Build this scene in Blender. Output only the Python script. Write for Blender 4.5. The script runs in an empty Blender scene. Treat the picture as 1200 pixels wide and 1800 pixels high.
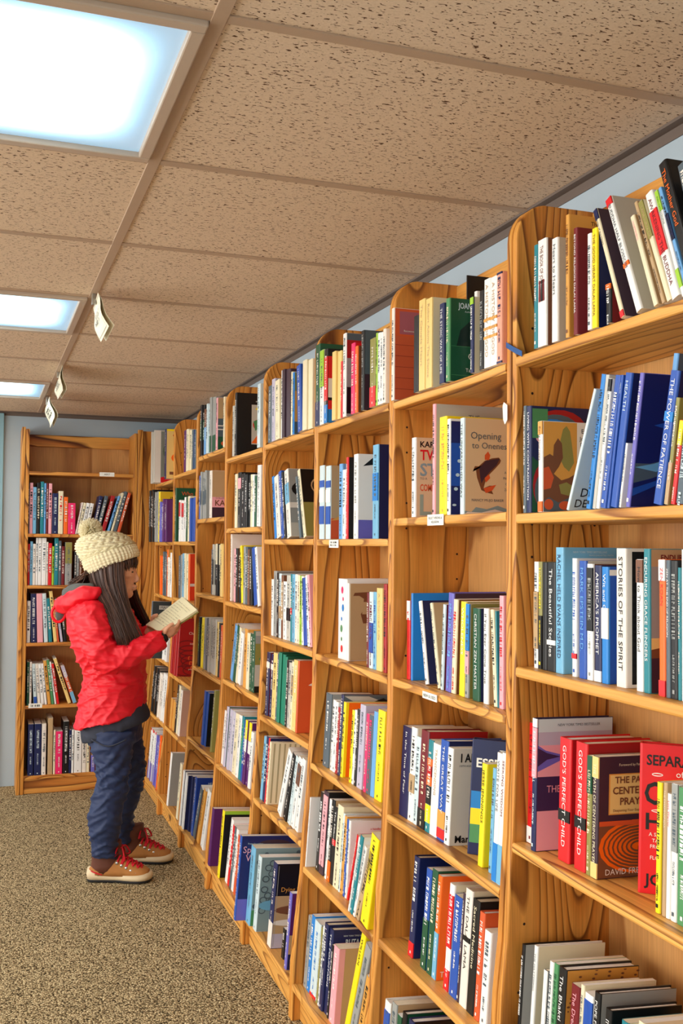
import bpy, math, random
from mathutils import Vector, Matrix, noise
S = bpy.context.scene
COL = S.collection
random.seed(7)

# ---------------------------------------------------------------- camera
EYE = 1.4347
YAW, PITCH, ROLL = .3393, .0331, -.0082
cy_, sy_, cp_, sp_, cr_, sr_ = math.cos(YAW), math.sin(YAW), math.cos(PITCH), math.sin(PITCH), math.cos(ROLL), math.sin(ROLL)
va, vb, vz = Vector((cy_, -sy_, 0)), Vector((sy_, cy_, 0)), Vector((0, 0, 1))
up0 = -sp_ * vb + cp_ * vz
fwd = cp_ * vb + sp_ * vz
right = cr_ * va - sr_ * up0
up = sr_ * va + cr_ * up0
cd = bpy.data.cameras.new('camera')
cam = bpy.data.objects.new('camera', cd)
COL.objects.link(cam)
cam.matrix_world = Matrix((
    (right.x, up.x, -fwd.x, 0), (right.y, up.y, -fwd.y, 0),
    (right.z, up.z, -fwd.z, EYE), (0, 0, 0, 1)))
cd.sensor_fit = 'VERTICAL'
cd.sensor_height = 36
cd.lens = 1796.9 / 1800 * 36
cd.clip_start = .05
S.camera = cam

# ---------------------------------------------------------------- light and exposure
w = bpy.data.worlds.new('world')
S.world = w
w.use_nodes = True
w.node_tree.nodes['Background'].inputs[0].default_value = (1, .97, .93, 1)
w.node_tree.nodes['Background'].inputs[1].default_value = .3
S.view_settings.view_transform = 'Standard'
S.view_settings.look = 'None'
S.view_settings.exposure = -0.04
S.view_settings.gamma = 1.0
S.view_settings.use_curve_mapping = False
S.cycles.max_bounces = 10
S.cycles.diffuse_bounces = 6
S.cycles.use_denoising = True
PANEL_LIGHT = 11.0      # strength of every ceiling light's diffuser

# added fill lights outside an invented left-hand window, unseen, brightening the ceiling
for (wy0, wy1) in ((-2.48, -.7), (-.58, 1.2), (1.32, 3.1), (3.22, 5.0), (5.12, 6.34)):
    ld = bpy.data.lights.new('added_fill_light', 'AREA')
    ld.shape = 'RECTANGLE'; ld.size = wy1 - wy0; ld.size_y = 1.75
    ld.energy = 34 * (wy1 - wy0); ld.color = (1, .96, .90)
    lo = bpy.data.objects.new('added_fill_light', ld); COL.objects.link(lo)
    lo.location = (-3.52, (wy0 + wy1) / 2, 1.22)
    lo.rotation_euler = (math.pi / 2, 0, -math.pi / 2)
# ---------------------------------------------------------------- the room's numbers (metres)
CEIL = EYE + .782
WALL_X = 1.2039
TEE_X = .3218
GRID_Y = 1.4737
TILE = .6096
BACK_Y = 6.392
FRONT = .9785          # lateral distance of the bookcase fronts
PITCH_Y, FIRST_Y = .6195, 1.7962
TOP = 2.112
LEFT_X, REAR_Y = -3.4, -2.6

def pair_y(i): return FIRST_Y + i * PITCH_Y
PROFILE = [(0, .071), (.17, .063), (.35, .045), (.43, .036), (.58, .028), (.68, .017), (.82, .010), (.88, .006), (1.03, 0), (3, 0)]
def lerp_tab(tab, h):
    for (a, x), (b, y) in zip(tab, tab[1:]):
        if h <= b: return x + (y - x) * (h - a) / (b - a) if h > a else x
    return tab[-1][1]
def front_x(h): return FRONT - lerp_tab(PROFILE, h)
def tilt(h): return lerp_tab([(.1, .075), (.5, .068), (.75, .055), (.95, 0)], h)

# ---------------------------------------------------------------- materials
def lin(c):
    return tuple(((v / 12.92) if v <= .04045 else ((v + .055) / 1.055) ** 2.4) for v in c)
MATS = {}
def nt(name):
    m = bpy.data.materials.new(name)
    m.use_nodes = True
    return m, m.node_tree.nodes, m.node_tree.links, m.node_tree.nodes['Principled BSDF']
def plain(name, rgb, rough=.5, vary=.06, scale=30, bump=0, spec=.4, metal=0, sheen=0):
    if name in MATS: return MATS[name]
    m, N, L, B = nt(name)
    c = lin(rgb)
    tc = N.new('ShaderNodeTexCoord')
    no = N.new('ShaderNodeTexNoise'); no.inputs['Scale'].default_value = scale; no.inputs['Detail'].default_value = 3
    L.new(tc.outputs['Object'], no.inputs['Vector'])
    mx = N.new('ShaderNodeMix'); mx.data_type = 'RGBA'
    mx.inputs[6].default_value = (*[v * (1 - vary) for v in c], 1)
    mx.inputs[7].default_value = (*[min(1, v * (1 + vary)) for v in c], 1)
    L.new(no.outputs['Fac'], mx.inputs[0]); L.new(mx.outputs[2], B.inputs['Base Color'])
    B.inputs['Roughness'].default_value = rough
    B.inputs['Specular IOR Level'].default_value = spec
    B.inputs['Metallic'].default_value = metal
    if sheen: B.inputs['Sheen Weight'].default_value = sheen
    if bump:
        bp = N.new('ShaderNodeBump'); bp.inputs['Strength'].default_value = bump; bp.inputs['Distance'].default_value = .002
        L.new(no.outputs['Fac'], bp.inputs['Height']); L.new(bp.outputs[0], B.inputs['Normal'])
    MATS[name] = m
    return m

def wood(name, axis, light, mid, dark, k=26, sc=4.2, ply=False):
    """pine: contour lines of a noise field stretched along the grain, with knots"""
    m, N, L, B = nt(name)
    tc = N.new('ShaderNodeTexCoord'); oi = N.new('ShaderNodeObjectInfo')
    mul = N.new('ShaderNodeVectorMath'); mul.operation = 'MULTIPLY_ADD'
    L.new(oi.outputs['Random'], mul.inputs[0])
    mul.inputs[1].default_value = (17, 31, 23)
    L.new(tc.outputs['Object'], mul.inputs[2])
    mp = N.new('ShaderNodeMapping')
    s = [sc, sc, sc]; s[axis] = sc * .11
    mp.inputs['Scale'].default_value = s
    L.new(mul.outputs[0], mp.inputs['Vector'])
    # knots
    mk = N.new('ShaderNodeMapping'); s2 = [3.2, 3.2, 3.2]; s2[axis] = 1.5
    mk.inputs['Scale'].default_value = s2
    L.new(mul.outputs[0], mk.inputs['Vector'])
    vo = N.new('ShaderNodeTexVoronoi'); vo.inputs['Scale'].default_value = 1.0
    L.new(mk.outputs[0], vo.inputs['Vector'])
    kr = N.new('ShaderNodeMapRange'); kr.inputs[1].default_value = .0; kr.inputs[2].default_value = .32; kr.inputs[3].default_value = .16; kr.inputs[4].default_value = 0
    kr.interpolation_type = 'SMOOTHSTEP'
    L.new(vo.outputs['Distance'], kr.inputs[0])
    no = N.new('ShaderNodeTexNoise'); no.inputs['Detail'].default_value = 1.5; no.inputs['Scale'].default_value = 1; no.inputs['Roughness'].default_value = .35
    no.inputs['Distortion'].default_value = .25
    L.new(mp.outputs[0], no.inputs['Vector'])
    ad = N.new('ShaderNodeMath'); ad.operation = 'ADD'
    L.new(no.outputs['Fac'], ad.inputs[0])
    if ply: ad.inputs[1].default_value = 0
    else: L.new(kr.outputs[0], ad.inputs[1])
    mu = N.new('ShaderNodeMath'); mu.operation = 'MULTIPLY'; mu.inputs[1].default_value = k * 1.0
    L.new(ad.outputs[0], mu.inputs[0])
    fr = N.new('ShaderNodeMath'); fr.operation = 'FRACT'; L.new(mu.outputs[0], fr.inputs[0])
    cr = N.new('ShaderNodeValToRGB')
    e = cr.color_ramp.elements
    e[0].position = 0; e[0].color = (*lin(light), 1)
    e[1].position = .70; e[1].color = (*lin(mid), 1)
    a = e.new(.90); a.color = (*lin(dark), 1)
    b_ = e.new(.935); b_.color = (*lin(dark), 1)
    d_ = e.new(1.0); d_.color = (*lin(light), 1)
    L.new(fr.outputs[0], cr.inputs[0])
    # wide tone variation
    n2 = N.new('ShaderNodeTexNoise'); n2.inputs['Scale'].default_value = 1.1; n2.inputs['Detail'].default_value = 2
    L.new(mp.outputs[0], n2.inputs['Vector'])
    mr = N.new('ShaderNodeMapRange'); mr.inputs[1].default_value = .3; mr.inputs[2].default_value = .7; mr.inputs[3].default_value = .0; mr.inputs[4].default_value = .6
    L.new(n2.outputs['Fac'], mr.inputs[0])
    mx = N.new('ShaderNodeMix'); mx.data_type = 'RGBA'
    mx.inputs[7].default_value = (*lin(mid), 1)
    L.new(mr.outputs[0], mx.inputs[0]); L.new(cr.outputs[0], mx.inputs[6])
    # fine pores
    mp3 = N.new('ShaderNodeMapping'); s3 = [260, 260, 260]; s3[axis] = 9
    mp3.inputs['Scale'].default_value = s3
    L.new(mul.outputs[0], mp3.inputs['Vector'])
    n3 = N.new('ShaderNodeTexNoise'); n3.inputs['Scale'].default_value = 1; n3.inputs['Detail'].default_value = 2
    L.new(mp3.outputs[0], n3.inputs['Vector'])
    m3 = N.new('ShaderNodeMapRange'); m3.inputs[1].default_value = .3; m3.inputs[2].default_value = .75; m3.inputs[3].default_value = .84; m3.inputs[4].default_value = 1.1
    L.new(n3.outputs['Fac'], m3.inputs[0])
    hs = N.new('ShaderNodeVectorMath'); hs.operation = 'SCALE'
    L.new(mx.outputs[2], hs.inputs[0]); L.new(m3.outputs[0], hs.inputs['Scale'])
    last = hs.outputs[0]
    if not ply:
        km = N.new('ShaderNodeMapRange'); km.inputs[1].default_value = .045; km.inputs[2].default_value = .075; km.inputs[3].default_value = .9; km.inputs[4].default_value = 0
        L.new(vo.outputs['Distance'], km.inputs[0])
        kx = N.new('ShaderNodeMix'); kx.data_type = 'RGBA'; kx.inputs[7].default_value = (*lin((.27, .12, .06)), 1)
        L.new(km.outputs[0], kx.inputs[0]); L.new(last, kx.inputs[6]); last = kx.outputs[2]
    L.new(last, B.inputs['Base Color'])
    B.inputs['Roughness'].default_value = .42
    B.inputs['Specular IOR Level'].default_value = .35
    bp = N.new('ShaderNodeBump'); bp.inputs['Strength'].default_value = .12; bp.inputs['Distance'].default_value = .001
    L.new(n3.outputs['Fac'], bp.inputs['Height']); L.new(bp.outputs[0], B.inputs['Normal'])
    return m
PL, PM, PD = (.89, .65, .32), (.80, .52, .21), (.36, .17, .05)
W_Z = wood('pine_upright', 2, PL, PM, PD, k=32)
W_Y = wood('pine_shelf', 1, (.92, .70, .37), (.86, .61, .29), (.48, .25, .08), k=24)
W_X = wood('pine_cross', 0, PL, (.76, .47, .20), PD, k=20)
W_BACK = wood('plywood_back', 2, (.82, .62, .38), (.74, .52, .29), (.58, .37, .19), k=9, sc=3.0, ply=True)

def mat_ceiling():
    m, N, L, B = nt('fissured_tile')
    tc = N.new('ShaderNodeTexCoord')
    mp = N.new('ShaderNodeMapping'); mp.inputs['Scale'].default_value = (95, 230, 95)
    L.new(tc.outputs['Object'], mp.inputs['Vector'])
    no = N.new('ShaderNodeTexNoise'); no.inputs['Scale'].default_value = 1; no.inputs['Detail'].default_value = 1.2; no.inputs['Distortion'].default_value = .8
    L.new(mp.outputs[0], no.inputs['Vector'])
    cr = N.new('ShaderNodeMapRange'); cr.inputs[1].default_value = .625; cr.inputs[2].default_value = .66; cr.inputs[3].default_value = 0; cr.inputs[4].default_value = 1
    L.new(no.outputs['Fac'], cr.inputs[0])
    n2 = N.new('ShaderNodeTexNoise'); n2.inputs['Scale'].default_value = 260; n2.inputs['Detail'].default_value = 2
    L.new(tc.outputs['Object'], n2.inputs['Vector'])
    c1 = N.new('ShaderNodeMix'); c1.data_type = 'RGBA'
    c1.inputs[6].default_value = (*lin((.80, .705, .605)), 1); c1.inputs[7].default_value = (*lin((.90, .815, .72)), 1)
    L.new(n2.outputs['Fac'], c1.inputs[0])
    c2 = N.new('ShaderNodeMix'); c2.data_type = 'RGBA'; c2.inputs[7].default_value = (*lin((.36, .25, .18)), 1)
    L.new(cr.outputs[0], c2.inputs[0]); L.new(c1.outputs[2], c2.inputs[6])
    L.new(c2.outputs[2], B.inputs['Base Color'])
    B.inputs['Roughness'].default_value = .95; B.inputs['Specular IOR Level'].default_value = .1
    bp = N.new('ShaderNodeBump'); bp.invert = True; bp.inputs['Strength'].default_value = .5; bp.inputs['Distance'].default_value = .002
    L.new(cr.outputs[0], bp.inputs['Height']); L.new(bp.outputs[0], B.inputs['Normal'])
    return m
def mat_carpet():
    m, N, L, B = nt('loop_carpet')
    tc = N.new('ShaderNodeTexCoord')
    n0 = N.new('ShaderNodeTexNoise'); n0.inputs['Scale'].default_value = 60; n0.inputs['Detail'].default_value = 2
    L.new(tc.outputs['Object'], n0.inputs['Vector'])
    wa = N.new('ShaderNodeVectorMath'); wa.operation = 'MULTIPLY_ADD'; wa.inputs[1].default_value = (.008, .008, .008)
    L.new(n0.outputs['Color'], wa.inputs[0]); L.new(tc.outputs['Object'], wa.inputs[2])
    vo = N.new('ShaderNodeTexVoronoi'); vo.inputs['Scale'].default_value = 155
    L.new(wa.outputs[0], vo.inputs['Vector'])
    wn = N.new('ShaderNodeSeparateColor'); L.new(vo.outputs['Color'], wn.inputs[0])
    dm = N.new('ShaderNodeMapRange'); dm.inputs[1].default_value = .15; dm.inputs[2].default_value = .72; dm.inputs[3].default_value = .62; dm.inputs[4].default_value = .0
    L.new(vo.outputs['Distance'], dm.inputs[0])
    ad = N.new('ShaderNodeMath'); ad.operation = 'MULTIPLY_ADD'; ad.inputs[1].default_value = .38
    L.new(wn.outputs[0], ad.inputs[0]); L.new(dm.outputs[0], ad.inputs[2])
    cr = N.new('ShaderNodeValToRGB'); e = cr.color_ramp.elements
    e[0].position = .08; e[0].color = (*lin((.20, .175, .125)), 1)
    e[1].position = .95; e[1].color = (*lin((.97, .90, .73)), 1)
    for p, c in ((.3, (.50, .435, .32)), (.5, (.70, .62, .47)), (.72, (.83, .755, .59))):
        x = e.new(p); x.color = (*lin(c), 1)
    L.new(ad.outputs[0], cr.inputs[0]); L.new(cr.outputs[0], B.inputs['Base Color'])
    B.inputs['Roughness'].default_value = 1; B.inputs['Specular IOR Level'].default_value = .05
    bp = N.new('ShaderNodeBump'); bp.inputs['Strength'].default_value = .9; bp.inputs['Distance'].default_value = .006
    L.new(ad.outputs[0], bp.inputs['Height']); L.new(bp.outputs[0], B.inputs['Normal'])
    return m
M_TILE, M_CARPET = mat_ceiling(), mat_carpet()
M_TEE = plain('painted_tee', (.70, .60, .51), .55, .04)
M_TEE_DARK = plain('ceiling_gap', (.25, .2, .17), .9, .05)
M_WALL = plain('pale_blue_paint', (.66, .73, .78), .7, .05, 6, .15)
M_TRIMB = plain('blue_trim_paint', (.52, .68, .74), .5, .05)

# ---------------------------------------------------------------- mesh helpers
def mesh_obj(name, verts, faces, mats, parent=None, mi=None, smooth=False, loc=None, matrix=None):
    me = bpy.data.meshes.new(name)
    me.from_pydata([tuple(v) for v in verts], [], faces)
    if not isinstance(mats, (list, tuple)): mats = [mats]
    for m in mats: me.materials.append(m)
    if mi: me.polygons.foreach_set('material_index', mi)
    if smooth: me.polygons.foreach_set('use_smooth', [True] * len(me.polygons))
    me.update()
    o = bpy.data.objects.new(name, me)
    COL.objects.link(o)
    if parent: o.parent = parent
    if loc: o.location = loc
    if matrix: o.matrix_local = matrix
    return o
class MB:
    def __init__(s): s.v, s.f, s.m = [], [], []
    def add(s, v, f, m=0):
        n = len(s.v); s.v += [tuple(x) for x in v]; s.f += [tuple(i + n for i in q) for q in f]; s.m += [m] * len(f)
    def box(s, x0, x1, y0, y1, z0, z1, m=0, c=0, M=None):
        """box with chamfered long edges c"""
        if c <= 0:
            v = [(x, y, z) for x in (x0, x1) for y in (y0, y1) for z in (z0, z1)]
            f = [(0, 1, 3, 2), (4, 6, 7, 5), (0, 4, 5, 1), (2, 3, 7, 6), (0, 2, 6, 4), (1, 5, 7, 3)]
        else:
            import bmesh
            b = bmesh.new()
            r = bmesh.ops.create_cube(b, size=1)
            for q in b.verts: q.co = Vector(((x0 + x1) / 2 + q.co.x * (x1 - x0), (y0 + y1) / 2 + q.co.y * (y1 - y0), (z0 + z1) / 2 + q.co.z * (z1 - z0)))
            bmesh.ops.bevel(b, geom=b.edges[:], offset=c, segments=2, affect='EDGES', profile=.5)
            b.verts.index_update()
            v = [q.co[:] for q in b.verts]; f = [tuple(q.index for q in p.verts) for p in b.faces]; b.free()
        if M: v = [tuple(M @ Vector(q)) for q in v]
        s.add(v, f, m)
    def prism(s, poly, axis, a, b, m=0, bev=0):
        """extrude a polygon; axis 'y': poly is (x,z); 'z': (x,y)"""
        n = len(poly)
        def P(p, t): return (p[0], t, p[1]) if axis == 'y' else ((p[0], p[1], t) if axis == 'z' else (t, p[0], p[1]))
        v = [P(p, a) for p in poly] + [P(p, b) for p in poly]
        f = [tuple(range(n)), tuple(range(2 * n - 1, n - 1, -1))] + [(i, i + n, (i + 1) % n + n, (i + 1) % n) for i in range(n)]
        s.add(v, f, m)
    def build(s, name, mats, parent=None, smooth=False, **k):
        return mesh_obj(name, s.v, s.f, mats, parent, s.m, smooth, **k)
def fix_normals(o):
    import bmesh
    b = bmesh.new(); b.from_mesh(o.data); bmesh.ops.recalc_face_normals(b, faces=b.faces); b.to_mesh(o.data); b.free()
    return o
def bevel(o, w, seg=2):
    m = o.modifiers.new('bevel', 'BEVEL'); m.width = w; m.segments = seg; m.limit_method = 'ANGLE'; m.angle_limit = .7
    return o
def empty(name, loc=(0, 0, 0), matrix=None, parent=None):
    o = bpy.data.objects.new(name, None); COL.objects.link(o)
    o.empty_display_size = .05
    if matrix: o.matrix_world = matrix
    else: o.location = loc
    if parent: o.parent = parent
    return o
def tag(o, label=None, cat=None, group=None, kind=None):
    if label: o['label'] = label
    if cat: o['category'] = cat
    if group: o['group'] = group
    if kind: o['kind'] = kind
    return o
_tc = {}
def text_mesh(s, bold=0):
    """lettering as flat triangles, (verts, faces, bounds)"""
    if (s, bold) in _tc: return _tc[(s, bold)]
    c = bpy.data.curves.new('lettering', 'FONT'); c.body = s; c.size = 1; c.fill_mode = 'FRONT'; c.resolution_u = 2; c.offset = .022 if bold else 0
    o = bpy.data.objects.new('lettering', c); COL.objects.link(o)
    dg = bpy.context.evaluated_depsgraph_get()
    me = o.evaluated_get(dg).to_mesh()
    v = [tuple(q.co) for q in me.vertices]; f = [tuple(p.vertices) for p in me.polygons]
    o.evaluated_get(dg).to_mesh_clear()
    bpy.data.objects.remove(o); bpy.data.curves.remove(c)
    if not v: v = [(0, 0, 0)]
    xs = [q[0] for q in v]; ys = [q[1] for q in v]
    r = (v, f, (min(xs), max(xs), min(ys), max(ys)))
    _tc[(s, bold)] = r
    return r
def glyphs(rnd, n):
    """illegible small print: rows of little strokes; unit height, returns quads"""
    q = []; x = 0
    for i in range(n):
        w_ = rnd.uniform(.35, .7)
        k = rnd.random()
        if k < .12: x += .45; continue
        q.append((x, 0, x + .16, 1))
        if k > .3: q.append((x + .16, rnd.choice((.0, .42, .84)), x + w_, rnd.choice((.16, .58, 1.0)) if k < .6 else 1.0))
        if k > .6: q.append((x + w_ - .14, 0, x + w_, rnd.choice((.5, 1))))
        x += w_ + .2
    q = [(a, min(b, d), c, max(b, d) if abs(b - d) > .1 else min(b, d) + .16) for a, b, c, d in q]
    return q, max(x, 1)

# ================================================================ THE SETTING
b = MB(); b.box(LEFT_X, WALL_X + .1, REAR_Y, BACK_Y + .1, -.05, 0)
tag(b.build('floor', M_CARPET), kind='structure')
b = MB(); b.box(WALL_X, WALL_X + .1, REAR_Y, BACK_Y + .1, 0, CEIL + .15)
tag(b.build('wall_right', M_WALL), kind='structure')
b = MB(); b.box(LEFT_X, WALL_X, BACK_Y, BACK_Y + .1, 0, CEIL + .15)
tag(b.build('wall_back', M_WALL), kind='structure')
b = MB()      # unseen left wall, with a long opening added to let the fill lights in
b.box(LEFT_X - .1, LEFT_X, REAR_Y, BACK_Y + .1, 0, .35)
b.box(LEFT_X - .1, LEFT_X, REAR_Y, BACK_Y + .1, 2.1, CEIL + .15)
for y in (REAR_Y, -.7, 1.2, 3.1, 5.0, BACK_Y - .05): b.box(LEFT_X - .1, LEFT_X, y, y + .12, .35, 2.1)
tag(b.build('wall_left', M_WALL), kind='structure')
b = MB(); b.box(LEFT_X - .1, WALL_X + .1, REAR_Y - .1, REAR_Y, 0, CEIL + .15)
tag(b.build('wall_front', M_WALL), kind='structure')
b = MB(); b.box(LEFT_X - .1, WALL_X + .1, REAR_Y - .1, BACK_Y + .1, CEIL + .15, CEIL + .2)
tag(b.build('ceiling_slab', M_TEE_DARK), kind='structure').name = 'ceiling'
b = MB(); b.box(.02, .122, BACK_Y - .022, BACK_Y, 0, CEIL - .01, c=.004)
tag(b.build('trim_1', M_TRIMB), kind='structure')

# suspended grid: columns of tiles left of the wall, lights in every third bay
COLS = [(TEE_X, WALL_X), (TEE_X - 1.219, TEE_X), (TEE_X - 2.438, TEE_X - 1.219), (LEFT_X, TEE_X - 2.438)]
i0 = -6
ROWS = []
i = i0
while GRID_Y + i * TILE < BACK_Y:
    a_, b2 = max(REAR_Y, GRID_Y + i * TILE), min(BACK_Y, GRID_Y + (i + 1) * TILE)
    if b2 > REAR_Y: ROWS.append((i, a_, b2))
    i += 1
lights = []
ct = MB()
for (x0, x1) in COLS:
    for (i, y0, y1) in ROWS:
        lit = (i % 3 == 0) and i >= -3 and y1 - y0 > .5 and (x0, x1) in (COLS[1],)
        lit2 = (i % 3 == 0) and i >= -3 and y1 - y0 > .5 and (x0, x1) == COLS[3]
        if lit or lit2: lights.append((x0 if lit else x1 - 1.219 if x1 - x0 > 1.3 else x0, x1, y0, y1)); continue
        ct.box(x0 + .004, x1 - .004, y0 + .004, y1 - .004, CEIL + .004, CEIL + .02, 0, c=.003)
tag(ct.build('ceiling_tiles', M_TILE), kind='structure').name = 'ceiling.001'
tb = MB()
for x in {round(c[0], 4) for c in COLS}:
    tb.box(x - .012, x + .012, REAR_Y, BACK_Y, CEIL - .0, CEIL + .005, c=.0012)
    tb.box(x - .003, x + .003, REAR_Y, BACK_Y, CEIL + .005, CEIL + .04)
tb.build('trim_2', M_TEE)['kind'] = 'structure'
tb = MB()
for (i, y0, y1) in ROWS:
    tb.box(LEFT_X, WALL_X, y0 - .012, y0 + .012, CEIL + .001, CEIL + .0055, c=.001)
tb.build('trim_3', M_TEE)['kind'] = 'structure'
tb = MB()   # wall angle all round
tb.box(WALL_X - .022, WALL_X, REAR_Y, BACK_Y, CEIL - .002, CEIL + .004)
tb.box(WALL_X - .003, WALL_X, REAR_Y, BACK_Y, CEIL - .022, CEIL - .002)
tb.box(LEFT_X, WALL_X, BACK_Y - .022, BACK_Y, CEIL - .002, CEIL + .004)
tb.box(LEFT_X, WALL_X - .003, BACK_Y - .003, BACK_Y, CEIL - .022, CEIL - .002)
tb.build('trim_4', plain('wall_angle', (.42, .37, .34), .6))['kind'] = 'structure'

# ceiling lights
def mat_diffuser():
    m, N, L, B = nt('lit_prismatic_diffuser')
    tc = N.new('ShaderNodeTexCoord')
    sx = N.new('ShaderNodeSeparateXYZ'); L.new(tc.outputs['Generated'], sx.inputs[0])
    def edge(o, w_):
        a = N.new('ShaderNodeMath'); a.operation = 'SUBTRACT'; a.inputs[1].default_value = .5; L.new(o, a.inputs[0])
        c = N.new('ShaderNodeMath'); c.operation = 'ABSOLUTE'; L.new(a.outputs[0], c.inputs[0])
        r = N.new('ShaderNodeMapRange'); r.interpolation_type = 'SMOOTHSTEP'
        r.inputs[1].default_value = .5 - w_; r.inputs[2].default_value = .5; r.inputs[3].default_value = 1; r.inputs[4].default_value = 0
        L.new(c.outputs[0], r.inputs[0]); return r.outputs[0]
    ex, ey = edge(sx.outputs[0], .17), edge(sx.outputs[1], .33)
    mu = N.new('ShaderNodeMath'); mu.operation = 'MULTIPLY'; L.new(ex, mu.inputs[0]); L.new(ey, mu.inputs[1])
    vo = N.new('ShaderNodeTexVoronoi'); vo.inputs['Scale'].default_value = 170; vo.inputs['Randomness'].default_value = .0
    L.new(tc.outputs['Object'], vo.inputs['Vector'])
    cr = N.new('ShaderNodeValToRGB'); e = cr.color_ramp.elements
    e[0].position = 0; e[0].color = (*lin((.40, .73, .90)), 1)
    e[1].position = .7; e[1].color = (1, 1, .98, 1)
    x = e.new(.25); x.color = (*lin((.70, .90, .95)), 1)
    L.new(mu.outputs[0], cr.inputs[0])
    st = N.new('ShaderNodeMapRange'); st.inputs[1].default_value = 0; st.inputs[2].default_value = .8; st.inputs[3].default_value = .075; st.inputs[4].default_value = 1
    L.new(mu.outputs[0], st.inputs[0])
    s2 = N.new('ShaderNodeMapRange'); s2.inputs[1].default_value = 0; s2.inputs[2].default_value = .006; s2.inputs[3].default_value = 1.15; s2.inputs[4].default_value = .8
    L.new(vo.outputs['Distance'], s2.inputs[0])
    pr = N.new('ShaderNodeMath'); pr.operation = 'MULTIPLY'; L.new(st.outputs[0], pr.inputs[0]); L.new(s2.outputs[0], pr.inputs[1])
    p2 = N.new('ShaderNodeMath'); p2.operation = 'MULTIPLY'; p2.inputs[1].default_value = PANEL_LIGHT; L.new(pr.outputs[0], p2.inputs[0])
    L.new(cr.outputs[0], B.inputs['Emission Color']); L.new(p2.outputs[0], B.inputs['Emission Strength'])
    B.inputs['Base Color'].default_value = (.6, .6, .6, 1); B.inputs['Roughness'].default_value = .3
    return m
M_DIFF = mat_diffuser()
M_FRAME = plain('light_frame', (.74, .67, .60), .35, .03)
inview = {0: 'nearest ceiling light, large white diffuser glowing blue at its edge', 3: 'second ceiling light, white panel beside the nearest hanging sign', 6: 'farthest ceiling light, small bright panel near the back wall'}
k = 0
for (x0, x1, y0, y1) in lights:
    cx, cy = (x0 + x1) / 2, (y0 + y1) / 2
    r = empty('ceiling_light', (cx, cy, CEIL))
    row = round((y0 - GRID_Y) / TILE)
    if x0 > -1.2 and row in inview: lb = inview[row]
    else:
        lb = 'ceiling light panel with white diffuser, out of view over the %s aisle%s' % ('left' if x0 < -1.2 else 'near', ', row %s' % ['behind', 'one', 'two', 'three'][(row + 3) // 3])
    tag(r, lb, 'ceiling light', 'fluorescent ceiling lights')
    hx, hy = (x1 - x0) / 2 - .013, (y1 - y0) / 2 - .013
    f = MB(); t = .024
    for (a, bb, c, d) in ((-hx, hx, -hy, -hy + t), (-hx, hx, hy - t, hy), (-hx, -hx + t, -hy + t, hy - t), (hx - t, hx, -hy + t, hy - t)):
        f.box(a, bb, c, d, -.008, .016, c=.003)
    f.build('frame', M_FRAME, r)
    f = MB(); f.box(-hx + t, hx - t, -hy + t, hy - t, .004, .008)
    f.build('diffuser', M_DIFF, r)
    f = MB(); f.box(-hx, hx, -hy, hy, .05, .12); f.build('housing', M_FRAME, r)
# ================================================================ BOOKCASES
SHELVES = {-1: [1.806, 1.5, 1.204, .869, .467, .112], 0: [1.8, 1.505, 1.104, .769, .467, .112], 1: [1.801, 1.454, 1.103, .771, .46, .112],
           2: [1.802, 1.456, 1.106, .82, .523, .112], 3: [1.798, 1.504, 1.199, .872, .522, .112], 4: [1.852, 1.556, 1.207, .857, .524, .112],
           5: [1.805, 1.45, 1.152, .751, .472, .112], 6: [1.789, 1.448, 1.147, .792, .468, .112], 'B': [1.49, 1.193, .8625, .504, .104]}
ORD = ['nearest', 'second-nearest', 'third-nearest', 'fourth-nearest', 'fifth-nearest', 'sixth-nearest', 'seventh-nearest', 'farthest']
SH_NAME = ['top', 'second', 'third', 'fourth', 'fifth', 'bottom']
BX = WALL_X - .004
def panel_poly():
    p = [(BX, 0)]
    for h in (0, .17, .26, .35, .43, .50, .58, .63, .68, .75, .82, .88, .95, 1.03):
        p.append((front_x(h) + (.004 if h == 0 else 0), h))
    r = .062
    p.append((FRONT, TOP - r - .012))
    for k in range(1, 9):
        a = math.pi / 2 * k / 8
        p.append((FRONT + r - r * math.cos(a), TOP - r - .0 + (r) * math.sin(a) - .012 * (1 - k / 8)))
    p.append((BX, TOP))
    return p
POLY = panel_poly()
M_PIN = plain('drilled_hole', (.16, .09, .05), .9)
T_ = .018
rnd = random.Random(3)
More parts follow.
